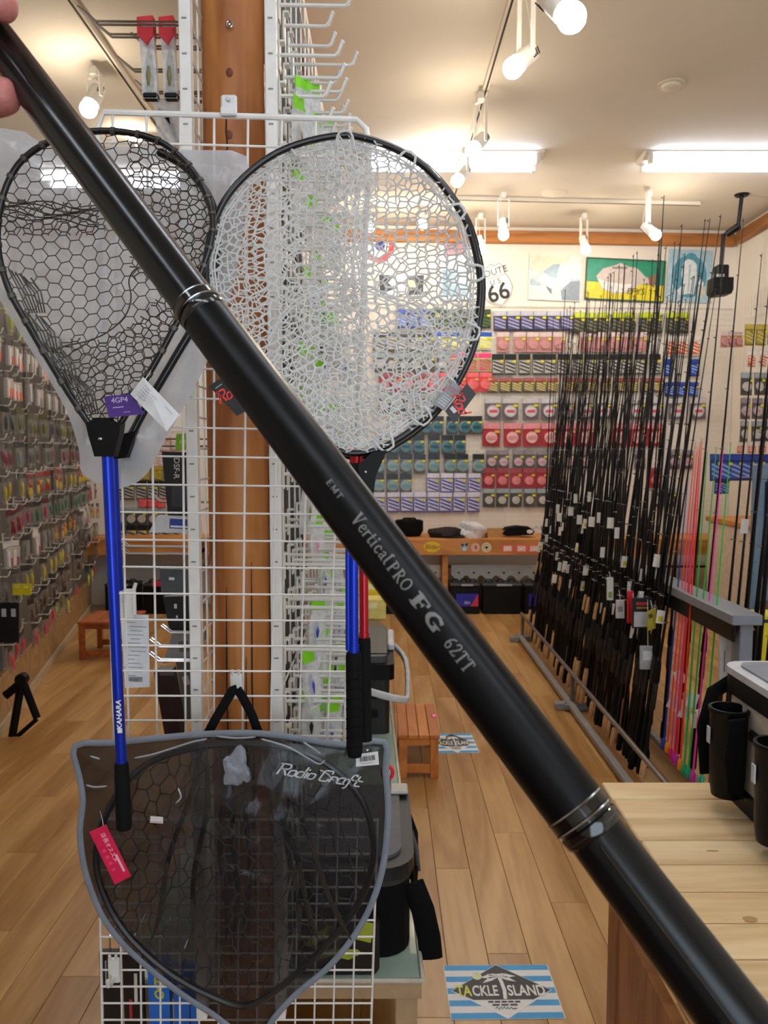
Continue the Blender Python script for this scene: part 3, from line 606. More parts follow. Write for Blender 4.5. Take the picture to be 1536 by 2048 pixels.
for s0_, big in ((0, .0149), (RL, .0153)):
    seg('binding_ring', [(big-.0008, s0_-.007), (big+.0003, s0_-.006), (big+.0003, s0_-.0015), (big-.0010, s0_-.0005), (big-.0010, s0_+.0015), (big+.0001, s0_+.0025), (big-.0002, s0_+.0065), (big-.0014, s0_+.0085)], gloss)
    for ds in (-.0068, -.0005, .0055): seg('silver_line', [(big+.0002-(.0006 if ds > 0 else 0), s0_+ds-.0004), (big+.0005-(.0006 if ds > 0 else 0), s0_+ds), (big+.0002-(.0006 if ds > 0 else 0), s0_+ds+.0004)], steel)
m = MB()
for i in range(10):
    s_ = RL+.012+i*.024; r_ = .0139+(.0185-.0139)*(s_-RL)/.26
    if i: m.add([RM @ Vector((rp*math.cos(.12+e), rp*math.sin(.12+e), sp)) for sp, rp in ((ps, pr_), (s_, r_)) for e in (-.035, .035)] + [RM @ Vector(((rp+.0006)*math.cos(.12), (rp+.0006)*math.sin(.12), sp)) for sp, rp in ((ps, pr_), (s_, r_))], [(0, 4, 5, 2), (4, 1, 3, 5)])
    ps, pr_ = s_, r_
build(m, 'mould_seam', gloss, pole)
# stroke letters
G = {
 'V': (.62, [([(-.06, 1), (.18, 1)], .07), ([(.06, 1), (.3, 0)], .15), ([(.3, 0), (.54, 1)], .07), ([(.44, 1), (.64, 1)], .06)]),
 'e': (.42, [([(.06, .32), (.40, .38), (.38, .56), (.24, .64), (.09, .52), (.05, .3), (.12, .08), (.26, .0), (.42, .12)], .10)]),
 'r': (.36, [([(-.03, .6), (.1, .6)], .06), ([(.1, .62), (.1, 0)], .12), ([(.1, .42), (.22, .58), (.36, .6)], .10), ([(0, 0), (.2, 0)], .05)]),
 't': (.32, [([(.12, .85), (.12, .1), (.2, 0), (.32, .08)], .12), ([(-.02, .6), (.3, .6)], .07)]),
 'i': (.24, [([(.1, .62), (.1, 0)], .12), ([(-.02, .6), (.1, .6)], .06), ([(.09, .8), (.09, .92)], .13), ([(0, 0), (.22, 0)], .05)]),
 'c': (.40, [([(.38, .5), (.24, .63), (.09, .5), (.05, .3), (.12, .08), (.26, .0), (.40, .12)], .11)]),
 'a': (.44, [([(.08, .5), (.2, .63), (.33, .55), (.34, .1), (.44, 0)], .10), ([(.34, .38), (.14, .3), (.06, .16), (.14, .02), (.3, .1)], .09)]),
 'l': (.26, [([(.0, .88), (.1, 1.02), (.24, .98)], .07), ([(.1, 1), (.1, .1), (.24, 0)], .12)]),
 'P': (.56, [([(.0, 1), (.14, 1)], .06), ([(.14, 1), (.14, 0)], .13), ([(.02, 0), (.28, 0)], .06), ([(.14, .97), (.38, .95), (.5, .75), (.38, .52), (.14, .5)], .09)]),
 'R': (.62, [([(.0, 1), (.14, 1)], .06), ([(.14, 1), (.14, 0)], .13), ([(.02, 0), (.28, 0)], .06), ([(.14, .97), (.38, .95), (.5, .75), (.38, .52), (.14, .5)], .09), ([(.28, .5), (.56, 0), (.66, 0)], .11)]),
 'O': (.68, [([(.34+.29*math.cos(a), .5+.49*math.sin(a)) for a in [i*PI/9 for i in range(19)]], .10)]),
 'F': (.78, [([(.0, .97), (.72, .97), (.72, .72)], .13), ([(.22, 1), (.22, 0)], .26), ([(.02, .04), (.46, .04)], .11), ([(.22, .52), (.56, .52)], .12), ([(.56, .66), (.56, .38)], .08)]),
 'G': (.86, [([(.74, .70), (.72, .96), (.72, .96)], .09), ([(.72, .84), (.5, .98), (.26, .88), (.13, .6), (.15, .3), (.32, .07), (.52, .04), (.68, .14)], .22), ([(.68, .0), (.68, .42)], .22), ([(.48, .42), (.88, .42)], .09)]),
 '6': (.54, [([(.48, .94), (.3, .86), (.14, .6), (.1, .3), (.2, .05), (.34, .02), (.46, .14), (.47, .34), (.36, .5), (.22, .48), (.12, .34)], .10)]),
 '2': (.54, [([(.08, .76), (.14, .94), (.3, 1.0), (.43, .9), (.43, .7), (.3, .4), (.08, .05), (.5, .05), (.52, .18)], .10)]),
 'T': (.58, [([(.02, .8), (.04, .97), (.54, .97), (.56, .8)], .08), ([(.29, 1), (.29, 0)], .13), ([(.16, 0), (.42, 0)], .06)]),
 'E': (.56, [([(.1, 1), (.1, 0)], .16), ([(.0, .97), (.48, .97)], .1), ([(.1, .5), (.4, .5)], .1), ([(.0, .03), (.5, .03)], .1)]),
 'M': (.78, [([(.1, 1), (.1, 0)], .1), ([(.1, 1), (.38, .1), (.64, 1)], .12), ([(.64, 1), (.64, 0)], .15)]),
 ' ': (.3, [])}
def strokes(mb, txt, size, length, mapf, glyphs=G, shear=0.0, gap=.1, wmul=1.0):
    tot = sum(glyphs[c][0]+gap for c in txt)-gap; k = length/(tot*size); x0 = -tot/2
    for c in txt:
        w_, st = glyphs[c]
        for pts, wd in st:
            P = []
            for i in range(len(pts)-1):
                a, b = Vector(pts[i]), Vector(pts[i+1]); n = max(1, int((b-a).length/.12))
                for j in range(n): P.append(a+(b-a)*(j/n))
            P.append(Vector(pts[-1])); vs = []; fs = []; N = len(P)
            for i in range(N):
                d = P[min(i+1, N-1)]-P[max(i-1, 0)]
                d = d.normalized() if d.length > 1e-6 else Vector((1, 0)); nn = Vector((-d.y, d.x))*wd*.5*wmul
                e = d*(wd*.25 if i == N-1 else (-wd*.25 if i == 0 else 0))
                for sg in (1, -1):
                    q = P[i]+nn*sg+e; vs.append(mapf((x0+q.x+shear*q.y)*size*k, (q.y-.5)*size))
            for i in range(N-1): fs.append((2*i, 2*i+1, 2*i+3, 2*i+2))
            mb.add(vs, fs)
        x0 += w_+gap
def on_pole(s0_, rr, v0=0.0):
    return lambda x, y: RM @ Vector((rr*math.cos(v0+y/rr*-1), rr*math.sin(v0-y/rr)*1, s0_+x))
# check which way "up" runs round the pole
_test = RM @ Vector((.015*math.cos(.3), .015*math.sin(.3), RL*.5)) - (RM @ Vector((.015, 0, RL*.5)))
VS = -1.0 if _test.x > 0 else 1.0
def on_pole(s0_, rr, v0=0.0): return lambda x, y: RM @ Vector((rr*math.cos((y+v0)/rr*VS), -rr*math.sin((y+v0)/rr*VS), s0_+x))
def q_of(px, py): return ((px-402)*766+(py-622)*1016)/(766**2+1016**2)
let = MB()
for txt, a, b, h, v0, wm in (('EMT', (667, 981), (695, 1012), .0034, -.0002, 1.1), ('Vertical', (721, 1049), (788, 1134), .0068, .0002, 1.15), ('PRO', (790, 1142), (823, 1190), .0064, -.0003, 1.15), ('FG', (834, 1203), (882, 1270), .0070, -.0004, 1.0), ('62TT', (898, 1289), (942, 1346), .0068, -.0002, 1.15)):
    sa, sb = rod_s(q_of(*a)), rod_s(q_of(*b)); strokes(let, txt, h, sb-sa, on_pole((sa+sb)/2, .01535, v0), G, 0, .12, wm)
build(let, 'lettering', C('grey_print', '6f6d69', rough=.45), pole)

# ---------------------------------------------------------------- the hand that holds it
skin = bpy.data.materials.new('skin'); skin.use_nodes = True; _b = skin.node_tree.nodes['Principled BSDF']; _n = skin.node_tree.nodes.new('ShaderNodeTexNoise'); _n.inputs['Scale'].default_value = 60
_r = skin.node_tree.nodes.new('ShaderNodeValToRGB'); _r.color_ramp.elements[0].color = lin('b8655f'); _r.color_ramp.elements[1].color = lin('d08a80'); skin.node_tree.links.new(_n.outputs['Fac'], _r.inputs[0]); skin.node_tree.links.new(_r.outputs[0], _b.inputs['Base Color'])
_b.inputs['Roughness'].default_value = .5; _b.inputs['Subsurface Weight'].default_value = .2; _b.inputs['Subsurface Radius'].default_value = (.01, .004, .002)
def skinned(name, chains, m, parent, label=None, root=0, sub=2):
    vs = []; es = []; rs = []
    for ch in chains:
        prev = None
        for item in ch:
            if isinstance(item, int): prev = item; continue
            p, r_ = item; vs.append(p-wl(parent)); rs.append(r_)
            if prev is not None: es.append((prev, len(vs)-1))
            prev = len(vs)-1
    me = bpy.data.meshes.new(name); me.from_pydata(vs, es, []); me.materials.append(m); o = obj(name, me, parent)
    md = o.modifiers.new('skin', 'SKIN'); md.use_smooth_shade = True; md.branch_smoothing = .6
    for i, r_ in enumerate(rs):
        sv = me.skin_vertices[0].data[i]; sv.radius = (r_, r_); sv.use_root = (i == root)
    sb = o.modifiers.new('sub', 'SUBSURF'); sb.levels = sub; sb.render_levels = sub
    if label: o['label'] = label
    WL[o.name] = wl(parent); return o
D_ = lambda px, py, t: depth_at(px, py, t)
hb = D_(-190, 130, .60)
hand = thing('person', 'person holding the black pole, only fingertips in the top left corner', 'person', hb)
skinned('hand', [
  [(D_(-520, 330, .70), .026), (D_(-400, 270, .66), .024), (D_(-310, 200, .625), .028), (D_(-210, 130, .605), .030), (D_(-150, 90, .598), .024)],
  [3, (D_(-140, 40, .592), .0135), (D_(-60, -14, .582), .0130), (D_(-8, 4, .572), .0126), (D_(26, 24, .567), .0118)],
  [3, (D_(-230, 10, .592), .0125), (D_(-190, -90, .575), .010), (D_(-120, -110, .54), .009), (D_(-100, -60, .515), .0085)],
  [3, (D_(-280, 30, .595), .012), (D_(-265, -70, .575), .0095), (D_(-210, -110, .545), .009), (D_(-180, -70, .52), .0082)],
  [3, (D_(-320, 70, .60), .011), (D_(-325, -20, .58), .0085), (D_(-280, -70, .555), .008), (D_(-250, -45, .535), .0075)],
  [3, (D_(-150, 205, .585), .014), (D_(-70, 205, .574), .0150), (D_(-8, 194, .567), .0146), (D_(34, 188, .562), .0132)]], skin, hand, None, 0)
nail_m = C('nail', 'e8b8aa', rough=.3)
for (px, py, t_, dr) in ():
    c = D_(px, py, t_); build(MB().ball(c, .0052, 10, 6, (1.1, .25, 1.0)), 'nail', nail_m, hand, True)
sl = MB(); a, b = D_(-520, 330, .70), D_(-760, 450, .78); sl.tube([a, a+(b-a)*.12, a+(b-a)*.6, b], [.036, .038, .045, .05], 18); build(sl, 'sleeve', C('dark_sleeve', '24262c', rough=.9), hand, True)

# ================================================================ GONDOLA (post, rails, wire sides)
post_m = wood('varnished log', '8f4d1e', 'c98444', 5.0, 'Z', .5, .03, 5.0, .05)
PX, PY, PR = (474-768)/FPX*1.7*1.0, 1.72, .064
t = thing('log_post', 'round varnished log post behind the white grid', 'post', (PX, PY, 0))
rd = random.Random(4); prof = [(PR*(1+rd.uniform(-.02, .02)), z) for z in [i*.25 for i in range(14)]]+[(PR, HC-.225)]
build(MB().lathe([(r_*.999, max(z, .002)) for r_, z in prof], 28, Matrix.Translation((PX, PY, 0))), 'log', post_m, t, True)
m = MB()
for (cx, za, zb_) in ((-.30, .3, 1.15), (.33, .35, 1.0), (-.05, 1.95, 2.12), (.55, .3, 1.2)):
    ang = -PI/2+cx; pts = []
    for i in range(8):
        z = za+(zb_-za)*i/7; aa = ang+.02*math.sin(i*2.1); pts.append((PX+PR*1.005*math.cos(aa), PY+PR*1.005*math.sin(aa), z))
    m = MB(); m.tube(pts, [.0006]+[.0016]*6+[.0005], 4); build(m, 'bark_crack', C('crack_brown', '3a1c0c', rough=.9), t)
m = MB()
for (px, py) in ((459, 145), (458, 270)): 
    p = at(px, py, PY-PR*.99); m.ball(p, .006, 10, 6, (1.2, .5, 1.6))
build(m, 'knots', C('knot_brown', '6b3a17', rough=.6), t, True)
p = at(459, 48, PY-PR-.006); t2 = thing('screw_eye', 'bright screw eye high on the log post', 'hook', p)
build(MB().tube([p+Vector((.006*math.cos(a), 0, .006*math.sin(a))) for a in [i*PI/6 for i in range(12)]], .0018, 6, True), 'eye', steel, t2, True); build(MB().tube([p, p+Vector((0, .012, 0))], .002, 6), 'shank', steel, t2, True)
GX0, GX1, GY0, GY1, GZ0, GZ1 = -.374, -.213, 1.57, 2.68, .27, 2.62
gon = thing('display_stand', 'double sided white display stand of rails and wire around the log post', 'display stand', (GX0, GY0, GZ0))
rail_me = MB().box((0, 0, (GZ1-GZ0)/2), (.022, .022, GZ1-GZ0), None, .002).mesh('rail', white_wire)
for x_ in (GX0, GX1):
    for y_ in (GY0, GY1): obj('rail', rail_me, gon, Vector((x_, y_, GZ0))-wl(gon))
for x_ in (GX0, GX1):
    m = MB()
    for i in range(36): m.box((x_, GY0-.0113, GZ0+.05+i*.064), (.009, .0015, .003))
    build(m, 'slot_row', C('slot_grey', '8f8b86'), gon)['kind'] = 'stuff'
wv = MB().tube([(0, 0, 0), (0, 0, GZ1-GZ0)], .0024, 5).mesh('wire', white_wire, True); wh = MB().tube([(0, 0, 0), (0, GY1-GY0, 0)], .0022, 5).mesh('wire', white_wire, True)
for sx, x_ in ((0, GX0), (1, GX1)):
    nv, nh = (22, 38) if sx == 0 else (10, 15)
    for i in range(1, nv): obj('wire', wv, gon, (x_-GX0, i*(GY1-GY0)/nv, 0))
    for i in range(0, nh): obj('wire', wh, gon, (x_-GX0+.004, 0, .05+i*2.36/nh))
bm_ = MB(); bm_.box((GX1-.014, 1.95, (GZ0+GZ1)/2), (.024, .45, GZ1-GZ0)); bm_.box(((GX0+GX1)/2, 2.3, (GZ0+1.9)/2), (GX1-GX0-.05, .01, 1.9-GZ0)); build(bm_, 'dark_back_board', C('dark_board', '2b2622', rough=.8), gon)
for z_ in (2.18, 1.7, .9, .55): build(MB().box(((GX0+GX1)/2, GY1, z_), (GX1-GX0-.024, .016, .016)), 'cross_bar', white_wire, gon)
# hooks to the right
def hook_meshes(L):
    m = MB(); m.tube([(0, 0, 0), (L, 0, -.002), (L+.007, 0, .004), (L+.014, 0, .022)], [.0038, .0038, .0038, .0042], 7); m.ball((L+.0145, 0, .0235), .0048, 8, 5); 
    b = MB(); b.box((-.001, 0, -.004), (.004, .024, .055), None, .0015); b.box((.004, 0, .022), (.012, .020, .004))
    return m.mesh('peg', C('pale_peg', 'dfddd6', rough=.35, var=.04), True), b.mesh('back_plate', C('pale_peg', 'cfccc4'))
HK = {'short': hook_meshes(.082), 'long': hook_meshes(.125), 'mid': hook_meshes(.105)}
def hook(kind, x, y, z, label, group, rz=0):
    o = obj('display_hook', HK[kind][0], None, (x, y, z), (0, 0, rz)); tag(o, label, 'hook', group); obj('back_plate', HK[kind][1], o); return o
rd = random.Random(11)
rows_z = [2.285-.090*i for i in range(17)]
bagc = [C('bag_silver', 'c9ccd0', rough=.25), C('bag_brown', '8a7a5c', rough=.4), C('bag_pink', 'd98aa8', rough=.4), C('bag_blue', '2c3fb0', rough=.4), C('bag_white', 'e8e8ea', rough=.3), C('bag_black', '222226', rough=.4), C('bag_olive', '7a7a3a', rough=.4)]
film_p = film('hanging pack film', 'f6f8f8', .5, .15, .9, 70)
def lure_pack_mesh():
    h = MB(); h.box((0, 0, -.014), (.036, .002, .028), None, .0005)
    f = MB(); 
    pts = [(-.018, -.026), (.018, -.026), (.022, -.07), (.018, -.12), (-.018, -.12), (-.022, -.07)]
    f.prism(pts, -.005, .005, frame((0, 0, 0), (1, 0, 0), (0, 0, 1)))
    l = MB(); l.lathe([(.0005, -.05), (.004, -.058), (.007, -.075), (.005, -.095), (.002, -.105), (.0055, -.115), (.0004, -.119)], 8, Matrix.Translation((0, 0, 0)))
    return h, f, l
_h, _f, _l = lure_pack_mesh(); h_me = _h.mesh('header', lime); f_me = _f.mesh('film', film_p); l_mes = [_l.mesh('lure', c, True) for c in bagc]
cname = ['silver', 'brown', 'pink', 'blue', 'white', 'black', 'olive']
np_ = 0
for r_, z in enumerate(rows_z):
    ys = [1.60+.072*i*(1+.03*i) for i in range(10)]; ci = 0
    for k_, y_ in enumerate(ys):
        if y_ > 2.62: continue
        if rd.random() < .12 and r_ > 1: continue
        kind = ('long' if k_ in (0, 3) else 'short') if r_ == 0 else ('mid' if r_ == 1 else ('short' if r_ < 6 else 'long'))
        zz = z+rd.uniform(-.012, .012) if r_ > 0 else z
        hook(kind, GX1+.013, y_, zz, f'white peg hook, {nth(r_)} row down the stand right side, {nth(k_)} from front', 'peg hooks on the right side of the stand')
        if (r_ > 0 and rd.random() < .36) or (r_ == 0 and k_ in (4, 6, 8)):
            c = rd.randrange(7); L = {'short': .082, 'mid': .105, 'long': .125}[kind]
            for q in range(1 if rd.random() < .75 else 2):
                o = obj('hanging_lure_pack', h_me, None, (GX1+.013+L*(.3+.3*q+rd.uniform(0, .15)), y_, zz-.001), (rd.uniform(-.1, .1), rd.uniform(-.12, .12), rd.uniform(.35, 1.1)))
                tag(o, f'green headed {cname[c]} lure pack, {nth(r_)} hook row, {nth(k_)} hook from front' + (', outer one' if q else ''), 'lure pack', 'green headed packs on the stand hooks')
                obj('film', f_me, o); obj('lure', l_mes[c], o)
# chrome double hooks to the left with red headed packs
tips = [(155, 12, 1.60), (185, 40, 1.72), (262, 65, 1.80), (235, 113, 1.9), (270, 160, 2.1), (280, 180, 2.3)]
for i, (px, py, y_) in enumerate(tips):
    tip = at(px, py, y_); x0 = GX0-.011; base = Vector((x0, y_, tip.z-.03))
    t = thing('chrome_hook', f'chrome wire hook reaching left near the ceiling, {nth(i)} from the front', 'hook', base, 'chrome hooks on the stand left side')
    for dy in (0, .012): build(MB().tube([base+Vector((0, dy, 0)), Vector((tip.x+.035, y_+dy, tip.z-.028)), Vector((tip.x, y_+dy, tip.z))], .0022, 6), 'prong', chrome, t, True)
    build(MB().box(base+Vector((.002, .006, 0)), (.004, .03, .03), None, .001), 'hook_plate', chrome, t)
for i, (xa, xb) in enumerate(((277, 312), (320, 352))):
    Y_ = 1.66; a = at(xa, 40, Y_); b = at(xb, 200, Y_); w_ = b.x-a.x; h_ = a.z-b.z; cx = (a.x+b.x)/2
    t = thing('rigged_pack', f'clear pack with a red foam head high on the left, {["left", "right"][i]} of two', 'lure pack', (cx, Y_, a.z), 'red headed packs')
    M = frame((cx, Y_, a.z), (1, 0, 0), (0, 0, 1))
    build(MB().prism([(-w_/2, 0), (w_/2, .003), (w_/2, -.034), (w_*.1, -.052), (-w_/2, -.034)], -.012, .012, M), 'foam_head', red_pl, t)
    build(MB().prism([(-w_*.42, -.02), (w_*.48, -.02), (w_*.62, -h_*.7), (w_*.66, -h_), (-w_*.3, -h_), (-w_*.3, -h_*.7)], -.008, .008, M), 'film', film_p, t)
    build(MB().lathe([(.001, -.055), (.007, -.075), (.010, -.11), (.008, -.135), (.004, -.15)], 10, Matrix.Translation((cx+.004, Y_, a.z))), 'lure', C('olive_lure', '6f6a2a', rough=.3), t, True)
    build(MB().box((cx+.006, Y_, a.z-h_+.006), (w_*1.0, .02, .014), None, .004), 'dark_base', black_pl, t)
t = thing('clear_lure_pack', 'clear pack with a black lure hanging under the red headed packs', 'lure pack', at(335, 200, 1.85)); p = wl(t)
build(MB().prism([(-.03, 0), (.03, 0), (.034, -.09), (-.02, -.12)], -.006, .006, frame(p, (1, 0, 0), (0, 0, 1))), 'film', film_p, t)
build(MB().tube([p+Vector((0, 0, -.01)), p+Vector((0, .01, .012)), Vector((GX0-.01, p.y+.01, p.z+.012))], .002, 5), 'hang_loop', chrome, t)
build(MB().tube([p+Vector((-.02, 0, -.02)), p+Vector((0, 0, -.04)), p+Vector((.02, 0, -.09))], [.004, .008, .002], 8), 'lure', black_pl, t, True)

# ---------------------------------------------------------------- goods behind the front grid, left of the post
def card(name, label, cat, corners, Y, hx, thick=.003, mat_=None, group=None, parent=None, dY=(0, 0, 0, 0)):
    P = [at(px, py, Y+dY[i]) for i, (px, py) in enumerate(corners)]; n = (P[1]-P[0]).cross(P[3]-P[0]).normalized()
    if n.y > 0: n = -n
    m = MB(); m.add([p+n*thick/2 for p in P]+[p-n*thick/2 for p in P], [(0, 1, 2, 3), (7, 6, 5, 4), (0, 4, 5, 1), (1, 5, 6, 2), (2, 6, 7, 3), (3, 7, 4, 0)])
    c = sum(P, Vector())/4; M = frame(c+n*(thick/2), P[1]-P[0], P[0]-P[3])
    o = build(m, name, mat_ or C('print_'+hx, hx, rough=.45), parent, False, None if parent else c, label)
    if cat: o['category'] = cat
    if group: o['group'] = group
    return o, M, (P[1]-P[0]).length, (P[0]-P[3]).length
def bars(M, lines, hx, name, parent, z=.0003):
    m = MB()
    for (x, y, w_, h_) in lines: m.box(M @ Vector((x, y, z)), (w_, h_, .0003), M.to_3x3())
    return build(m, name, C('print_'+hx, hx, rough=.6), parent)
def barcode(M, x, y, w_, h_, parent, seed=1):
    rd = random.Random(seed); L = []; cx = x-w_/2
    while cx < x+w_/2-.0008:
        b = rd.choice((.0005, .0008, .0012)); L.append((cx+b/2, y, b, h_)); cx += b+rd.choice((.0005, .0008, .0011))
    return bars(M, L, '2a2a2e', 'barcode', parent)
o, M, w_, h_ = card('stock_sheet', 'white printed stock sheet hanging behind the grid', 'paper', [(241, 1228), (297, 1230), (300, 1374), (250, 1376)], 1.585, 'e4e6ea', .001)
rd = random.Random(2); bars(M, [(rd.uniform(-.2, .1)*w_, h_*(.44-.055*i), w_*rd.uniform(.3, .75), .0012) for i in range(16)], '7d8390', 'print_lines', o); barcode(M, 0, -h_*.38, w_*.5, .010, o, 4)
o, M, w_, h_ = card('stock_sheet', 'narrow white sheet clipped above the printed stock sheet', 'paper', [(239, 1178), (262, 1178), (264, 1234), (241, 1234)], 1.575, 'dfe2e6', .001); bars(M, [(0, h_*(.4-.12*i), w_*.5, .001) for i in range(7)], '8b909a', 'print_lines', o)
p = at(268, 1178, 1.56); t = thing('grid_hook', 'white plastic hook behind the grid holding the stock sheets', 'hook', p)
build(MB().tube([p+Vector((0, 0, -.05)), p, p+Vector((.004, 0, .012))], [.004, .004, .0035], 8), 'prong', white_pl, t, True); build(MB().box(p+Vector((-.012, .004, -.03)), (.02, .006, .06), None, .002), 'plate', white_pl, t)
o, M, w_, h_ = card('upright_box', 'tall black box with white sideways lettering behind the left rail', 'box', [(327, 903), (384, 905), (386, 1034), (340, 1036)], 1.78, '15161a', .03); build(text_mb('DSF-R', .018, M @ Matrix.Translation((-.004, h_*.25, 0)) @ Matrix.Rotation(-PI/2, 4, 'Z')), 'lettering', white_pl, o); bars(M, [(.004, -h_*.15, w_*.55, h_*.35)], '33363d', 'grey_panel', o)
o, M, w_, h_ = card('blister_pack', 'white and blue blister pack lying across wire below the black box', 'pack', [(318, 1030), (400, 1034), (402, 1066), (300, 1064)], 1.72, 'd5d4d6', .02); bars(M, [(.01, .002, w_*.55, h_*.5)], '2c418f', 'blue_panel', o); bars(M, [(.01, -.004, w_*.5, .004)], 'e8e8ee', 'pale_stripe', o, .0006)
o, M, w_, h_ = card('lime_pack', 'small lime green pack peeping out beside the left rail', 'pack', [(354, 868), (384, 866), (386, 900), (352, 900)], 1.8, '86c419', .012); bars(M, [(0, 0, w_*.6, h_*.2)], 'b9dc5a', 'pale_band', o)
o, M, w_, h_ = card('lure_box', 'clear grey lure box behind the left rail, below two chrome hooks', 'box', [(322, 1136), (386, 1138), (386, 1186), (325, 1186)], 1.75, '4e5356', .02); bars(M, [(-.01, .006, .012, .006)], 'e6e8ea', 'painted_glint', o)  # pale bar painted as a glint on the clear box
o, M, w_, h_ = card('glove_pack', 'black glossy goods in a clear bag behind the left rail', 'pack', [(328, 1192), (388, 1190), (388, 1268), (342, 1262)], 1.76, '17181a', .02); bars(M, [(-.008, .02, .006, .01), (-.006, -.004, .004, .006)], 'd8d8d8', 'painted_glint', o)  # small pale bars paint the glints on the glossy goods
o, M, w_, h_ = card('silver_pouch', 'slanting silver grey pouch behind the left rail', 'pouch', [(346, 1268), (402, 1262), (404, 1306), (328, 1326)], 1.72, '8c8889', .02); bars(M, [(.0, 0, w_*.35, h_*.35)], '5c5a5d', 'dark_panel', o)
o, M, w_, h_ = card('maroon_box', 'tall dark maroon box leaning behind the left rail', 'box', [(314, 1338), (346, 1338), (368, 1464), (336, 1466)], 1.75, '2b1214', .05); bars(M, [(0, h_*.46, w_*.9, .006)], '5a4a48', 'lid_edge', o)
o, M, w_, h_ = card('grey_pouch', 'clear bag of grey goods beside the maroon box', 'pouch', [(350, 1300), (390, 1290), (392, 1440), (372, 1440)], 1.74, '5e5654', .015); bars(M, [(0, .01, .014, .02)], 'b5aca6', 'pale_contents', o)
for i, (py, xl, y_) in enumerate(((874, 298, 1.9), (888, 296, 1.8), (1000, 302, 1.8), (1090, 236, 1.68), (1104, 236, 1.68), (1262, 322, 1.7), (1290, 300, 1.66), (1318, 298, 1.62))):
    a = at(xl, py, y_); t = thing('chrome_hook', f'chrome wire hook behind the grid beside the left rail, {nth(i)} from the top', 'hook', (GX0, y_, a.z-.005), 'chrome hooks behind the grid')
    for dy in (0, .014): build(MB().tube([(GX0-.012, y_+dy, a.z-.005), (a.x+.02, y_+dy, a.z-.004), (a.x, y_+dy, a.z+.012)], .0024, 6), 'prong', chrome, t, True)
    build(MB().box((GX0-.012, y_+.007, a.z-.005), (.004, .03, .026), None, .001), 'hook_plate', chrome, t)

# ================================================================ FRONT GRIDS
g0, g1, g2, g3 = at(192, 224, 1.34), at(741, 240, 1.34), at(689, 1485, 1.52), at(231, 1485, 1.52)
grid = thing('wire_grid', 'white wire grid panel hung before the log post, nets on it', 'grid panel', g3)
W0 = (g1-g0); U = (g3-g0)
def G_(u, v): return (g0*(1-u)+g1*u)*(1-v)+(g3*(1-u)+g2*u)*v
r_c = .035
build(MB().tube([G_(0, 1), G_(0, .05), G_(.005, .02), G_(.03, 0), G_(.95, 0), G_(.985, .012), G_(1, .04), G_(1, 1)], .0048, 8), 'rim', white_wire, grid, True)
nC, nR = 9, 22
fx = [(318-228)/(689-228.0)]; 
cols = [(262-231+.0)/458-.008+i*.1235 for i in range(9)]
for u in cols:
    if 0 < u < 1: build(MB().tube([G_(u, 0), G_(u, 1)], .0021, 6), 'wire', white_wire, grid, True)
for i in range(1, nR+1):
    v = (i*57.0-6)/1245
    if v < 1: build(MB().tube([G_(0, v)-Vector((0, .004, 0)), G_(1, v)-Vector((0, .004, 0))], .0019, 6), 'wire', white_wire, grid, True)
l0, l1 = at(197, 1640, 1.64), at(755, 1640, 1.66); lb0, lb1 = at(206, 2090, 1.60), at(741, 2090, 1.62)
lg = thing('wire_grid', 'finer white wire grid panel behind the lower half of the net bag', 'grid panel', lb0)
def L_(u, v): return (l0*(1-u)+l1*u)*(1-v)+(lb0*(1-u)+lb1*u)*v
build(MB().tube([L_(0, 0), L_(1, 0), L_(1, 1), L_(0, 1)], .0044, 8, True), 'rim', white_wire, lg, True)
for i in range(1, 14): build(MB().tube([L_(i/14, 0), L_(i/14, 1)], .0021, 6), 'wire', white_wire, lg, True)
for i in range(1, 14): build(MB().tube([L_(0, i/13.6)-Vector((0, .004, 0)), L_(1, i/13.6)-Vector((0, .004, 0))], .0020, 6), 'wire', white_wire, lg, True)
p = at(458, 212, 1.335); t = thing('grid_clip', 'white clip holding the grid top bar to the log post', 'clip', p)
build(MB().box(p, (.026, .008, .034), None, .003), 'plate', white_pl, t); build(MB().box(p+Vector((0, -.003, -.010)), (.026, .010, .014), None, .002), 'lip', white_pl, t)
build(MB().lathe([(.003, -.004), (.003, .004)], 10, frame(p+Vector((0, -.005, .008)), (1, 0, 0), (0, 0, 1))), 'screw', steel, t); build(MB().tube([p+Vector((0, .002, .0)), p+Vector((0, .03, -.004))], .003, 6), 'arm', white_pl, t)
def plastic_hook(px, py, Y, label, k=1.0):
    p = at(px, py, Y); t = thing('grid_hook', label, 'hook', p)
    build(MB().box(p, (.022*k, .006, .05*k), None, .002), 'plate', white_pl, t)
    for dx in (-.006, .006): build(MB().tube([p+Vector((dx*k, 0, .02*k)), p+Vector((dx*k, -.006, .032*k))], .0028*k, 6), 'prong', white_pl, t, True)
    build(MB().tube([p+Vector((0, -.002, -.012*k)), p+Vector((0, -.02, -.016*k)), p+Vector((0, -.034, -.010*k)), p+Vector((0, -.037, .002*k))], .0045*k, 8), 'peg', white_pl, t, True)
    return t
plastic_hook(472, 1372, 1.49, 'white plastic hook on the grid carrying the net bag strap')
plastic_hook(228, 1940, 1.60, 'double white plastic hook on the finer grid at lower left', 1.1)
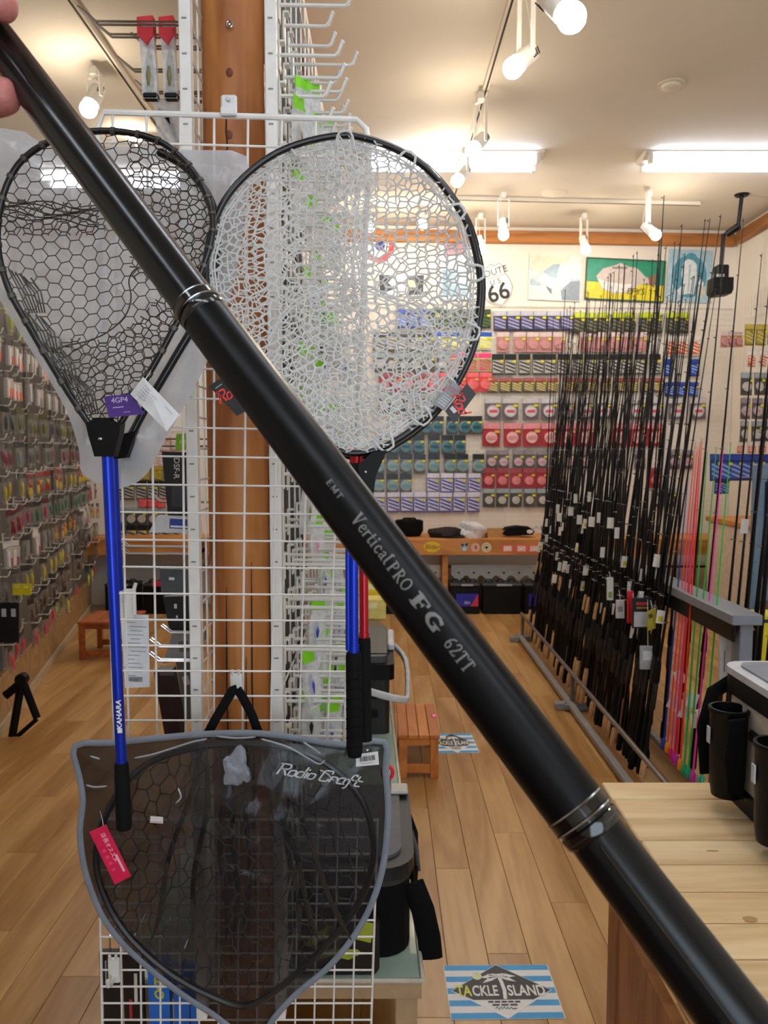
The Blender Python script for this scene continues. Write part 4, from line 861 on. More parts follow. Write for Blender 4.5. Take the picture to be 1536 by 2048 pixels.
# ================================================================ LANDING NETS
def in_poly(p, poly):
    x, y = p; c = False; j = len(poly)-1
    for i in range(len(poly)):
        xi, yi = poly[i][0], poly[i][1]; xj, yj = poly[j][0], poly[j][1]
        if (yi > y) != (yj > y) and x < (xj-xi)*(y-yi)/(yj-yi)+xi: c = not c
        j = i
    return c
def radius_fn(poly, c):
    tab = []
    for k in range(180):
        a = 2*PI*k/180; dx, dy = math.cos(a), math.sin(a); best = 1e9
        for i in range(len(poly)):
            x1, y1 = poly[i][0]-c[0], poly[i][1]-c[1]; x2, y2 = poly[(i+1) % len(poly)][0]-c[0], poly[(i+1) % len(poly)][1]-c[1]
            den = dx*(y2-y1)-dy*(x2-x1)
            if abs(den) < 1e-9: continue
            t = (x1*(y2-y1)-y1*(x2-x1))/den; u = (x1*dy-y1*dx)/den
            if t > 0 and -1e-6 <= u <= 1+1e-6: best = min(best, t)
        tab.append(best if best < 1e8 else 1)
    def f(x, y):
        d = math.hypot(x-c[0], y-c[1]); a = math.atan2(y-c[1], x-c[0]) % (2*PI); k = a/(2*PI)*180; i = int(k) % 180; r = tab[i]*(1-(k-int(k)))+tab[(i+1) % 180]*(k-int(k))
        return d/max(r, 1)
    return f
def hexnet(mb, poly, c, cw, ch, depth, r, warp=None, clip=None, seed=0, jit=.12, keep=1.0, sides=4):
    """hexagon mesh cut to the hoop; warp moves lattice points on the sheet, depth gives the world Y of a sheet point"""
    rd = random.Random(seed); rho = radius_fn(poly, c); xs = [p[0] for p in poly]; ys = [p[1] for p in poly]
    x0, x1, y0, y1 = min(xs)-cw*2, max(xs)+cw*2, min(ys)-ch*2, max(ys)+ch*2; V = {}; E = set()
    def vid(x, y):
        k = (round(x*2/cw*2), round(y*2/ch*2))
        if k not in V: V[k] = (x+rd.uniform(-jit, jit)*cw, y+rd.uniform(-jit, jit)*ch)
        return k
    nx = int((x1-x0)/(cw*.75))+1; ny = int((y1-y0)/ch)+1
    for i in range(nx):
        for j in range(ny):
            cx = x0+i*cw*.75; cy = y0+(j+(.5 if i % 2 else 0))*ch
            P = [(cx+cw/2, cy), (cx+cw/4, cy+ch/2), (cx-cw/4, cy+ch/2), (cx-cw/2, cy), (cx-cw/4, cy-ch/2), (cx+cw/4, cy-ch/2)]; ids = [vid(*p) for p in P]
            for a in range(6): E.add(tuple(sorted((ids[a], ids[(a+1) % 6]))))
    W = {k: (warp(*p) if warp else p) for k, p in V.items()}
    ins = {k: rho(*p) < 1.0 and (clip is None or clip(*p)) for k, p in W.items()}
    for a, b in E:
        ia, ib = ins[a], ins[b]
        if not (ia or ib) or (keep < 1 and rd.random() > keep): continue
        p, q = W[a], W[b]
        if not (ia and ib):
            if not ia: p, q = q, p
            lo, hi = 0.0, 1.0
            for _ in range(9):
                m_ = (lo+hi)/2; z = (p[0]+(q[0]-p[0])*m_, p[1]+(q[1]-p[1])*m_)
                if rho(*z) < 1 and (clip is None or clip(*z)): lo = m_
                else: hi = m_
            q = (p[0]+(q[0]-p[0])*lo, p[1]+(q[1]-p[1])*lo)
        A = at(p[0], p[1], depth(p[0], p[1], rho)); B = at(q[0], q[1], depth(q[0], q[1], rho))
        if (B-A).length < 1e-4: continue
        d = (B-A).normalized(); s1 = d.cross(Vector((0, 1, 0)))
        s1 = s1.normalized() if s1.length > 1e-3 else Vector((1, 0, 0)); s2 = d.cross(s1); A = A-d*r*.5; B = B+d*r*.5
        n = sides; vs = [X+(s1*math.cos(2*PI*k/n)+s2*math.sin(2*PI*k/n))*r for X in (A, B) for k in range(n)]
        mb.add(vs, [(k, (k+1) % n, n+(k+1) % n, n+k) for k in range(n)])
    return mb
rub_dark = C('smoky_rubber', '463f37', rough=.35, var=.15); rub_clear = pm('clear rubber', 'f6f6f4', .25, 0, .03, 60, spec=.6)
_nt = rub_clear.node_tree; _mx = _nt.nodes.new('ShaderNodeMixShader'); _ti = _nt.nodes.new('ShaderNodeBsdfTranslucent'); _ti.inputs[0].default_value = (1, 1, 1, 1); _mx.inputs[0].default_value = .5
_nt.links.new(_nt.nodes['Principled BSDF'].outputs[0], _mx.inputs[1]); _nt.links.new(_ti.outputs[0], _mx.inputs[2]); _nt.links.new(_mx.outputs[0], _nt.nodes['Material Output'].inputs[0])
hoop_m = C('black_hoop', '0c0c0e', rough=.3, coat=.2); blue_al = pm('blue anodised tube', '1432b4', .28, .55, .06, 40); red_al = pm('red anodised tube', 'b01826', .28, .5, .06, 40)
def tubepx(pts, r, n=10, Y=None): return MB().tube([at(p[0], p[1], Y if Y is not None else p[2]) for p in pts], r, n)
# --- left: dark net, blue handle
YL = 1.20
HL = smooth([(190, 858), (150, 806), (102, 728), (55, 648), (18, 580), (-2, 510), (-4, 445), (8, 385), (36, 330), (82, 292), (140, 270), (205, 262), (272, 268), (325, 286), (366, 318), (398, 358), (418, 402), (426, 446), (420, 492), (404, 540), (382, 592), (350, 652), (318, 712), (280, 778), (232, 858)], 4)
nb = at(245, 1650, YL)
netL = thing('landing_net', 'dark meshed landing net with blue handle hanging at left', 'landing net', nb)
build(MB().tube([at(x, y, YL) for x, y in HL], .0048, 10, True), 'hoop', hoop_m, netL, True)
HLp = [(p[0], p[1]) for p in HL]; cL = (205, 540)
fold = lambda x, y: 14*math.sin(y*.021+x*.011)+9*math.sin(x*.033)
m = MB()
hexnet(m, HLp, cL, 33, 27, lambda x, y, r: YL+.036*(1-min(1, r(x, y))**2)+.004*math.sin(x*.03), .00078, lambda x, y: (x+8*math.sin(y*.013), y+7*math.sin(x*.017)), None, 1, .06)
o1 = build(m, 'mesh_bag', rub_dark, netL, True); o1['kind'] = 'stuff'
m = MB()
hexnet(m, HLp, cL, 24, 19, lambda x, y, r: YL+.006+.016*(1-min(1, r(x, y))**2), .00095, lambda x, y: (x+7*math.sin(y*.02), y+6*math.sin(x*.02)), lambda x, y: y > 690-.00*x+14*math.sin(x*.03)-max(0, x-190)*.75 or (y < 470 and x < 210 and y > 395+.08*x) or (x > 260 and y < 560), 2, .12)
# the gathered lower edge of the bag
edge = [(100, 706), (130, 692), (175, 682), (215, 664), (250, 632), (262, 596), (258, 560), (276, 535), (330, 520)]
ed = smooth(edge, 4, False); m.tube([at(x, y, YL+.05) for x, y in ed], .0012, 5)
for x0_, y0_ in ((14, 560), (40, 640), (80, 705), (120, 760)):
    for k_ in range(7): m.tube([at(x0_+k_*7+random.uniform(-6, 6), y0_-22+k_*3, YL-.002), at(x0_+26+k_*7, y0_+24, YL-.004), at(x0_+46+k_*5, y0_+66, YL)], .0012, 4)
for k_ in range(5): m.tube([at(x, 398+.10*x+k_*8+5*math.sin(x*.05+k_*1.3), YL+.03) for x in range(2, 200, 14)], .0010, 4)
o2 = build(m, 'gathered_mesh', rub_dark, netL, True); o2['kind'] = 'stuff'
m = MB()
for i in range(0, len(HL), 3):
    a, b = HL[i], HL[(i+1) % len(HL)]; m.tube([at(a[0], a[1], YL), at(a[0]*.5+b[0]*.5, a[1]*.5+b[1]*.5, YL)], .0062, 8)
o3 = build(m, 'hem_wraps', rub_dark, netL, True); o3['kind'] = 'stuff'
yk = MB(); pr = [(176, 846), (190, 842), (192, 836), (222, 836), (224, 842), (246, 846), (243, 870), (231, 913), (194, 913), (182, 872)]
def slab(mb, pts, Y, th): 
    P = [at(x, y, Y) for x, y in pts]; n = len(P); area = sum(pts[i][0]*pts[(i+1) % n][1]-pts[(i+1) % n][0]*pts[i][1] for i in range(n))
    if area < 0: P = P[::-1]
    mb.add([p-Vector((0, th/2, 0)) for p in P]+[p+Vector((0, th/2, 0)) for p in P], [list(range(n)), [n+i for i in range(n)][::-1]]+[(i, n+i, n+(i+1) % n, (i+1) % n) for i in range(n)]); return mb
build(slab(yk, pr, YL, .022), 'yoke', black_pl, netL)
sc_ = at(200, 878, YL-.012); build(MB().ball(sc_, .0035, 10, 6, (1, .5, .8)), 'rivet', steel, netL, True)
slab_ = MB().tube([at(214, 905, YL), at(243, 1530, YL)], .0080, 20); build(slab_, 'handle', blue_al, netL, True)
build(MB().tube([at(243, 1525, YL), at(243.3, 1535, YL), at(246, 1600, YL), at(248, 1650, YL), at(248.2, 1657, YL)], [.0102, .0112, .0118, .0124, .0108], 18), 'grip', eva, netL, True)
hm = at(238.5, 1430, YL-.0082); hx_ = (at(214, 905, YL)-at(243, 1530, YL)).normalized(); Mh = frame(hm, hx_, Vector((-1, 0, 0)))
build(text_mb('KAHARA', .0105, Mh, None, .0006, .15, 1.1, bold=.0003), 'lettering', white_pl, netL)
build(MB().prism([(-.028, -.0035), (-.022, -.0035), (-.022, .0035), (-.028, .0035)], 0, .0006, Mh), 'logo', white_pl, netL)
# --- left: second net behind, in a plastic bag
YL2 = 1.285
net2 = thing('landing_net', 'second black framed landing net in a plastic bag behind the dark one', 'landing net', at(250, 1000, YL2))
h2 = [(262, 872), (300, 800), (352, 712), (398, 632), (424, 560), (434, 490), (428, 420), (404, 372), (366, 330), (318, 304)]
build(MB().tube([at(x, y, YL2) for x, y in smooth(h2, 4, False)], .0065, 10), 'hoop', hoop_m, net2, True)
build(slab(MB(), [(240, 870), (276, 862), (256, 915), (232, 918)], YL2, .018), 'yoke', black_pl, net2)
build(MB().tube([at(226, 905, YL2), at(238, 1180, YL2+.03)], .0072, 14), 'handle', blue_al, net2, True)
bag_pts = [(-60, 268), (40, 262), (66, 276), (130, 300), (250, 292), (380, 300), (492, 312), (489, 420), (470, 560), (432, 680), (392, 770), (330, 880), (292, 950), (236, 976), (166, 950), (158, 900), (132, 820), (80, 730), (30, 650), (-20, 560), (-60, 430)]
bagp = pm('milky bag film', 'dfe2e6', .14, 0, .12, 30, 1.0, .9)
_nt = bagp.node_tree; _mx = _nt.nodes.new('ShaderNodeMixShader'); _tr = _nt.nodes.new('ShaderNodeBsdfTransparent'); _ti = _nt.nodes.new('ShaderNodeBsdfTranslucent'); _ti.inputs[0].default_value = lin('e6e8ec'); _m2 = _nt.nodes.new('ShaderNodeMixShader'); _m2.inputs[0].default_value = .45
_nt.links.new(_nt.nodes['Principled BSDF'].outputs[0], _m2.inputs[1]); _nt.links.new(_ti.outputs[0], _m2.inputs[2]); _mx.inputs[0].default_value = .58; _nt.links.new(_tr.outputs[0], _mx.inputs[1]); _nt.links.new(_m2.outputs[0], _mx.inputs[2]); _nt.links.new(_mx.outputs[0], _nt.nodes['Material Output'].inputs[0])
def pouch(mb, pts, c, Yc, front, back, n_in=10, wr=.004, seed=0, bend=None):
    """closed bag: outline in the photo's directions at distance Yc, bulging to the front and back"""
    rd = random.Random(seed); ph = [rd.uniform(0, 6) for _ in range(8)]; pl = smooth(pts, 3); N = len(pl)
    for sg, bul in ((-1, front), (1, back)):
        vs = []; fs = []
        for k in range(n_in+1):
            f = 1-k/n_in
            for i in range(N):
                x = c[0]+(pl[i][0]-c[0])*f; y = c[1]+(pl[i][1]-c[1])*f
                w_ = wr*(math.sin(x*.045+ph[0]+sg)*math.sin(y*.022+ph[1])+.6*math.sin(x*.1+y*.05+ph[2])+(.55*abs(math.sin(x*.06-y*.08+ph[4]))+.4*abs(math.sin(x*.11+y*.03+ph[5])) if n_in > 18 else 0)+.5*math.sin(y*.09-x*.03+ph[3]))*min(1, (1-f)*5)
                yy = Yc+sg*(bul*(1-f**2.2))+w_+(bend(x, y) if bend else 0)
                vs.append(at(x, y, yy))
        for k in range(n_in):
            for i in range(N):
                q = (k*N+i, k*N+(i+1) % N, (k+1)*N+(i+1) % N, (k+1)*N+i); fs.append(q if sg < 0 else q[::-1])
        mb.add(vs, fs)
    return mb
o = build(pouch(MB(), bag_pts, (200, 560), YL2+.008, .012, .045, 20, .0075, 3), 'plastic_bag', bagp, net2, True, label='milky see-through plastic bag around the net')
o, M, w_, h_ = card('bag_slip', None, None, [(246, 895), (290, 895), (290, 933), (240, 940)], 1.31, 'd4d7da', .001, None, None, net2); bars(M, [(0, .002*i, w_*.6, .0007) for i in range(-3, 5)], '8b8f98', 'print_lines', o)
# tags on the left net
o, M, w_, h_ = card('price_tag', 'white price tag with barcode tied to the dark landing net', 'price tag', [(286, 754), (359, 830), (334, 863), (261, 788)], YL-.03, 'eceaea', .0012, None, None, None, (0, 0, 0, .01))
barcode(M, w_*.26, -h_*.05, w_*.22, h_*.42, o, 8); bars(M, [(-w_*.12+.0, -h_*.22, w_*.18, .002)], 'd98a8a', 'red_print', o); bars(M, [(-w_*.3, h_*(.3-.14*i), w_*.16, .0007) for i in range(5)]+[(-w_*.1, h_*.2, w_*.14, .0016), (w_*.1, -h_*.4, w_*.6, .0006), (w_*.28, h_*.3, w_*.2, .0006)], '9a9aa0', 'print_lines', o)
build(MB().tube([at(286, 765, YL-.029), at(300, 745, YL-.012), at(302, 738, YL)], .0006, 5), 'string', white_pl, o)
bars(M, [(-w_*.34, 0, .0012, h_*.98)], 'f8f8f8', 'tape_band', o, .0008)
o, M, w_, h_ = card('hang_tag', 'purple hang tag on the lower rim of the dark landing net', 'tag', [(208, 793), (262, 788), (290, 828), (218, 835)], YL-.012, '4a2a7c', .001); build(text_mb('4GP4', .011, M @ Matrix.Translation((-.003, .008, 0)), None, .0004), 'lettering', C('lilac_print', 'd6c8e2'), o); bars(M, [(-.006, -.002, .016, .0014), (.006, -.010, .01, .0008)], 'b9a8d2', 'print_lines', o)
build(MB().tube([at(240, 792, YL-.012), at(252, 775, YL-.004), at(268, 795, YL)], .0005, 5), 'string', black_pl, o)

# --- right: clear net(s)
YR_ = 1.235
HR = smooth([(746, 902), (800, 876), (850, 838), (892, 790), (926, 732), (946, 680), (957, 622), (960, 560), (950, 500), (932, 444), (904, 398), (870, 354), (830, 320), (780, 294), (730, 277), (690, 271), (640, 277), (580, 294), (530, 320), (484, 358), (450, 400), (427, 450), (414, 508), (413, 560), (421, 610), (438, 658), (462, 704), (492, 746), (534, 794), (600, 850), (680, 902)], 4)
HRp = [(p[0], p[1]) for p in HR]; cR = (685, 590)
hz = lambda x, y: YR_+.00004*(x-685)
netR = thing('landing_net', 'clear meshed landing net with blue handle hanging at right', 'landing net', at(712, 1510, YR_))
build(MB().tube([at(x, y, hz(x, y)) for x, y in HRp], .0050, 10, True), 'hoop', hoop_m, netR, True)
for nm, cw, ch, dp, rr, sd, jt, cl in (('mesh_bag', 27, 23, lambda x, y, r: YR_+.006+.11*(1-min(1, r(x, y))**2)+.01*math.sin(x*.04), .00135, 5, .12, None),
     ('mesh_fold', 23, 17, lambda x, y, r: YR_+.004+.045*(1-min(1, r(x, y))**2)+.008*math.sin(x*.05+y*.02), .0012, 6, .2, lambda x, y: (y > 585+.00045*(x-690)**2 - 18) or x < 585+18*math.sin(y*.03)),
     ('gathered_mesh', 17, 15, lambda x, y, r: YR_+.02*(1-min(1, r(x, y))**2)+.006*math.sin(x*.08), .0012, 7, .28, lambda x, y: y > 770-.0004*(x-690)**2 or (abs(x-700) < 48 and y < 560))):
    m = MB(); hexnet(m, HRp, cR, cw, ch, dp, rr, lambda x, y: (x+6*math.sin(y*.022)-5*math.sin(x*.02), y+6*math.sin(x*.018)), cl, sd, jt)
    if nm == 'mesh_fold':
        for off in (0, 9): m.tube([at(x, y+off, YR_+.05) for x, y in smooth([(540, 676), (556, 640), (590, 602), (640, 578), (690, 564), (740, 574), (790, 596), (832, 612), (862, 650), (880, 700)], 4, False)], .0017, 6)
        for k_ in range(6): m.tube([at(706+k_*3+5*math.sin(y*.03+k_), y, YR_+.03+.004*k_) for y in range(286, 590, 22)], .0012, 5)
    build(m, nm, rub_clear, netR, True)['kind'] = 'stuff'
m = MB()
for dr, off in ((.955, 0), (.935, .004)): m.tube([at(cR[0]+(x-cR[0])*dr+1.5*math.sin(i*.9), cR[1]+(y-cR[1])*dr, YR_+.004+off) for i, (x, y) in enumerate(HRp)], .0016, 6, True)
build(m, 'hem_cord', rub_clear, netR, True)
for (px, py) in ((690, 271), (572, 296), (478, 364), (420, 470), (420, 610), (818, 312), (915, 415), (958, 545), (948, 672), (905, 770), (846, 842), (770, 892)):
    i = min(range(len(HRp)), key=lambda k: (HRp[k][0]-px)**2+(HRp[k][1]-py)**2); a, b = HRp[i-1], HRp[(i+1) % len(HRp)]; tx, ty = b[0]-a[0], b[1]-a[1]; l_ = math.hypot(tx, ty); nx_, ny_ = ty/l_, -tx/l_
    x, y = HRp[i]; sgn = 1 if (x+nx_-cR[0])**2+(y+ny_-cR[1])**2 > (x-cR[0])**2+(y-cR[1])**2 else -1; nx_ *= sgn; ny_ *= sgn; tx /= l_; ty /= l_
    mm = MB()
    mm.tube([at(x-nx_*20+tx*18, y-ny_*20+ty*18, YR_), at(x-nx_*2+tx*15, y-ny_*2+ty*15, YR_-.006), at(x+nx_*7+tx*11, y+ny_*7+ty*11, YR_-.005), at(x+nx_*9, y+ny_*9, YR_-.001), at(x+nx_*7-tx*11, y+ny_*7-ty*11, YR_-.005), at(x-nx_*2-tx*15, y-ny_*2-ty*15, YR_-.006), at(x-nx_*20-tx*18, y-ny_*20-ty*18, YR_)], .0021, 6)
    build(mm, 'hoop_loop', rub_clear, netR, True)
build(slab(MB(), [(744, 905), (774, 900), (752, 952), (744, 1010), (728, 1010), (716, 930)], YR_, .02), 'yoke', black_pl, netR)
build(MB().ball(at(731, 944, YR_-.011), .0026, 10, 6, (1, .5, 1)), 'rivet', steel, netR, True)
build(MB().tube([at(706, 960, YR_), at(707, 1306, YR_+.0)], .0080, 20), 'handle', blue_al, netR, True)
build(MB().tube([at(695, 960, YR_-.006), at(696, 1300, YR_-.006)], .0038, 12), 'handle_rib', blue_al, netR, True)
build(MB().tube([at(707, 1290, YR_), at(707, 1302, YR_)], .0091, 20), 'handle_collar', blue_al, netR, True)
gp = [at(707, 1306, YR_), at(707, 1316, YR_)]; m = MB(); m.tube([at(707, 1305, YR_), at(707, 1312, YR_), at(708, 1400, YR_), at(709, 1500, YR_), at(709, 1512, YR_)], [.0112, .0122, .0126, .0129, .011], 20); build(m, 'grip', eva, netR, True)
for k_ in range(9): yy = 1340+k_*19; build(MB().tube([at(692, yy+3, YR_-.0055), at(700, yy+1, YR_-.0118), at(709, yy, YR_-.0132), at(718, yy-2, YR_-.0118), at(725, yy-4, YR_-.0055)], .0010, 5), 'grip_wrap', black_fab, netR, True)
YR2 = 1.272
netB = thing('landing_net', 'red handled landing net hanging right behind the clear net', 'landing net', at(728, 1480, YR2))
build(MB().tube([at(685+(x-685)*1.012+2, 590+(y-590)*1.012+3, YR2) for x, y in HRp], .0050, 10, True), 'hoop', hoop_m, netB, True)
build(MB().tube([at(713, 902, YR2), at(713, 926, YR2)], .0115, 18), 'red_cap', red_al, netB, True); build(MB().tube([at(713, 900, YR2), at(713, 903, YR2)], .0118, 18), 'cap_rim', black_pl, netB, True)
build(slab(MB(), [(690, 926), (752, 926), (738, 1000), (704, 1000)], YR2, .02), 'yoke', black_pl, netB)
build(MB().tube([at(726, 970, YR2), at(728, 1276, YR2)], .0074, 18), 'handle', red_al, netB, True); build(MB().tube([at(728, 1264, YR2), at(728, 1272, YR2)], .0083, 18), 'handle_collar', red_al, netB, True)
build(MB().tube([at(728, 1275, YR2), at(728, 1284, YR2), at(729, 1380, YR2), at(730, 1480, YR2)], [.0098, .0108, .0113, .0116], 18), 'grip', eva, netB, True)
m = MB(); hexnet(m, HRp, cR, 27, 22, lambda x, y, r: YR2+.02+.10*(1-min(1, r(x, y))**2), .0012, None, None, 12, .2); build(m, 'mesh_bag', rub_clear, netB, True)['kind'] = 'stuff'
p = at(690, 262, 1.30); 
# black hang tags with red script
_RC = {'R': (.66, [([(0, 0), (.0, 1)], .13), ([(-.16, 1), (.5, 1), (.62, .88), (.62, .66), (.5, .54), (0, .54)], .13), ([(.26, .54), (.62, 0)], .13)]),
 'o': (.48, [([(.08, 0), (0, .1), (0, .42), (.08, .52), (.38, .52), (.46, .42), (.46, .1), (.38, 0), (.08, 0)], .13)]),
 'd': (.48, [([(.46, 0), (.08, 0), (0, .1), (0, .42), (.08, .52), (.46, .52)], .13), ([(.46, 0), (.46, 1)], .13)]),
 'i': (.14, [([(.07, 0), (.07, .52)], .13), ([(.07, .74), (.07, .86)], .13)]),
 'C': (.66, [([(.62, .76), (.62, .9), (.54, 1), (.1, 1), (0, .9), (0, .1), (.1, 0), (.52, 0), (.6, .1), (.6, .24)], .13)]),
 'r': (.42, [([(0, 0), (0, .52), (.32, .52), (.40, .44), (.40, .34)], .13)]),
 'a': (.56, [([(.46, .52), (.08, .52), (0, .42), (0, .1), (.08, 0), (.46, 0)], .13), ([(.46, .52), (.46, 0), (.58, 0)], .13)]),
 'f': (.42, [([(.0, -.34), (.1, -.34), (.16, -.2), (.16, .86), (.26, 1), (.42, 1), (.44, .86)], .13), ([(-.06, .5), (.46, .5)], .12)]),
 't': (.46, [([(.12, .9), (.12, .08), (.2, 0), (.5, 0)], .13), ([(-.1, .5), (.5, .5)], .12)]), ' ': (.2, [])}
def hang_tag(label, corners, Y, txt_rot, tx, ty):
    o, M, w_, h_ = card('hang_tag', label, 'tag', corners, Y, '1b1b1c', .0015); m = MB(); Mt = M @ Matrix.Translation((tx*w_, ty*h_, .0004)) @ Matrix.Rotation(txt_rot, 4, 'Z'); strokes(m, 'Rod', .017, .030, lambda x, y: Mt @ Vector((x, y, 0)), _RC, .3, .12, 1.2); build(m, 'lettering', C('red_script', 'e8352c', rough=.5), o)
    return o, M, w_, h_
o, M, w_, h_ = hang_tag('black card tag with red script at the right rim of the clear net', [(934, 767), (952, 788), (908, 848), (890, 822)], YR_-.02, PI/2*.0-.25, 0, 0)
bars(M, [(w_*.02, -h_*.28, w_*.5, .006)], 'cfc8c6', 'price_label', o, .0006)
o2_, M2, w2_, h2_ = card('hang_tag', 'see-through striped tag sleeve at the right rim of the clear net', 'tag', [(906, 762), (924, 776), (888, 822), (866, 806)], YR_-.012, '8d8f90', .001); bars(M2, [(0, h2_*(.3-.1*i), w2_*.8, .0016) for i in range(2)], 'c8636a', 'red_stripe', o2_); bars(M2, [(0, h2_*(.0-.09*i), w2_*.85, .0010) for i in range(5)], 'e3dede', 'pale_stripe', o2_)
build(MB().tube([at(930, 772, YR_-.02), at(918, 765, YR_-.012), at(912, 757, YR_)], .0005, 5), 'string', black_pl, o); build(MB().tube([at(908, 766, YR_-.012), at(908, 760, YR_-.004), at(907, 756, YR_)], .0005, 5), 'string', black_pl, o2_)
o, M, w_, h_ = hang_tag('black card tag with red script beside the foreground pole', [(418, 772), (444, 754), (492, 822), (474, 832)], YR_-.01, -.1, .05, .1)
build(MB().tube([at(444, 758, YR_-.01), at(462, 740, YR_-.004), at(478, 726, YR_)], .0005, 5), 'string', black_pl, o); bars(M, [(-w_*.1, h_*.36, w_*.5, .001)], 'bdbab6', 'print_lines', o)

# ================================================================ NET BAG (shield shaped carrying pouch)
YB = 1.405
BP = [(150, 1492), (225, 1486), (320, 1476), (420, 1468), (520, 1467), (605, 1478), (690, 1490), (768, 1484), (771, 1540), (776, 1610), (773, 1680), (764, 1740), (744, 1805), (708, 1872), (655, 1936), (590, 1990), (545, 2040), (515, 2086), (470, 2062), (425, 2028), (360, 1986), (300, 1938), (244, 1886), (208, 1838), (182, 1780), (166, 1722), (160, 1660), (166, 1600), (158, 1548)]
bag = thing('net_bag', 'dark mesh and vinyl net bag with grey piping hung on the grid', 'bag', at(515, 2080, YB))
mesh_cl = film('dark mesh cloth', '120c08', .60, .55, .6, 260, .12); vinyl = film('clear vinyl window', '3a3d44', .13, .05, .9, 14, 1.0)
bend = lambda x, y: -.012*math.sin((x-160)/610*PI)
build(pouch(MB(), BP, (470, 1740), YB, .030, .016, 16, .0025, 5, bend), 'body', mesh_cl, bag, True)
build(pouch(MB(), [(470+(x-470)*.97, 1745+(y-1745)*.96) for x, y in BP], (470, 1740), YB-.016, .036, -.034, 16, .0035, 9, bend), 'vinyl_front', vinyl, bag, True)
pip = smooth(BP, 3); build(MB().tube([at(x, y, YB+bend(x, y)-.001) for x, y in pip], .0062, 8, True, flat=.45), 'piping', C('grey_piping', '7d828b', rough=.7, var=.1), bag, True)
hp = smooth([(258, 1560), (216, 1622), (192, 1700), (204, 1778), (250, 1862), (330, 1938), (420, 1990), (500, 2010), (590, 1950), (670, 1870), (725, 1790), (748, 1700), (728, 1610), (680, 1548), (600, 1502), (500, 1488), (400, 1494), (310, 1520)], 4)
build(MB().tube([at(x, y, YB-.012+bend(x, y)) for x, y in hp], .0062, 8, True), 'inner_hoop', hoop_m, bag, True)
m = MB(); hexnet(m, [(p[0], p[1]) for p in hp], (470, 1740), 34, 40, lambda x, y, r: YB-.010-.022*(1-min(1, r(x, y))**2)+bend(x, y)+.002*math.sin(x*.05), .0011, lambda x, y: (x+(x-470)*.0006*(y-1740)*.6+8*math.sin(y*.03), y+9*math.sin(x*.02)), None, 21, .12)
build(m, 'inner_net', C('grey_brown_rubber', '2f2a23', rough=.5, spec=.2), bag, True)['kind'] = 'stuff'
rd = random.Random(3)
for k_, (x0_, x1_) in enumerate(((440, 450), (470, 470), (500, 492), (520, 640), (540, 700), (420, 380), (400, 300), (556, 600))):
    pts = [(x0_+(x1_-x0_)*t_+6*math.sin(t_*9+k_), 1500+380*t_) for t_ in [i/10 for i in range(11)]]
    build(MB().tube([at(x, y, YB-.022+bend(x, y)) for x, y in pts], [.001]+[.005]*9+[.001], 6, flat=.5), 'net_fold', C('brown_net_fold', '33291d', spec=.2, rough=.7, var=.25, scale=80), bag, True)
for pts in ([(412, 1474), (430, 1440), (456, 1396), (466, 1380), (474, 1378)], [(520, 1474), (504, 1430), (484, 1392), (474, 1378)]):
    build(MB().tube([at(x, y, YB+.02-.00008*(y-1378)) for x, y in pts], .0085, 8, flat=.22), 'carry_strap', black_fab, bag, True)
def on_bag(px, py, off=.0): return at(px, py, YB-.053+bend(px, py)-off)
lm = frame(on_bag(637, 1549), at(720, 1562, YB)-at(556, 1536, YB), (0, 0, 1)); m = MB()
strokes(m, 'Rodio Craft', .0195, (at(716, 1560, YB)-at(560, 1536, YB)).length, lambda x, y: lm @ Vector((x, y, .001)), _RC, .42, .10, 1.0); build(m, 'lettering', C('silver_script', 'c9c9cc', rough=.3), bag)
vg = pm('painted crease glint', '9aa0a8', .06, 0, .05, 40, spec=1.0)  # pale grey stands in for glints along the raised vinyl creases
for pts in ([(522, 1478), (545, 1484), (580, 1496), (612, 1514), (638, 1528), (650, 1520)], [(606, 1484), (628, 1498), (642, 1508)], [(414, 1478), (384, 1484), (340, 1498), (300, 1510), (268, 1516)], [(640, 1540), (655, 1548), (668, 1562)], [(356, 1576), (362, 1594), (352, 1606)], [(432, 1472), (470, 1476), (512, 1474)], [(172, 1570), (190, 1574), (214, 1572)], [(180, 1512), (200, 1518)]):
    q = smooth(pts, 4, False); build(MB().tube([at(x, y, YB-.052+bend(x, y)) for x, y in q], [.0004]+[.0016]*(len(q)-2)+[.0004], 6), 'crease_glint', vg, bag, True)
o, M, w_, h_ = card('barcode_label', None, None, [(712, 1509), (756, 1503), (758, 1529), (712, 1533)], YB-.056, 'e6e4e2', .001, None, None, bag); barcode(M, 0, h_*.08, w_*.7, h_*.42, o, 3); bars(M, [(0, -h_*.3, w_*.6, .0008)], '8d8d90', 'print_lines', o)
build(MB().prism([(x*.0015, y*.0015) for x, y in ((-1, -1), (1, -1), (1, 1), (-1, 1))], 0, .001, frame(on_bag(735, 1500), (1, 0, 0), (0, 0, 1))), 'label_pin', white_pl, bag)
o, M, w_, h_ = card('price_tag', 'bright pink price tag at the left of the net bag', 'price tag', [(179, 1664), (212, 1649), (262, 1752), (230, 1769)], YB-.062, 'd81f4c', .0015); Mr = M @ Matrix.Rotation(-PI/2, 4, 'Z')
build(text_mb('店長オススメ', .0095, Mr @ Matrix.Translation((-.012, .004, 0)), None, .0003), 'lettering', C('pale_pink_print', 'f3c3cf'), o); bars(M, [(w_*.28, -h_*.2, .004, h_*.32)], 'e3b7c0', 'pale_panel', o); bars(M, [(-w_*.2, h_*(.1-.12*i), .006, .005) for i in range(4)], 'e24a72', 'faint_print', o)
build(MB().tube([at(207, 1657, YB-.062), at(205, 1640, YB-.04), at(200, 1622, YB-.014)], .0006, 5), 'string', white_pl, o)
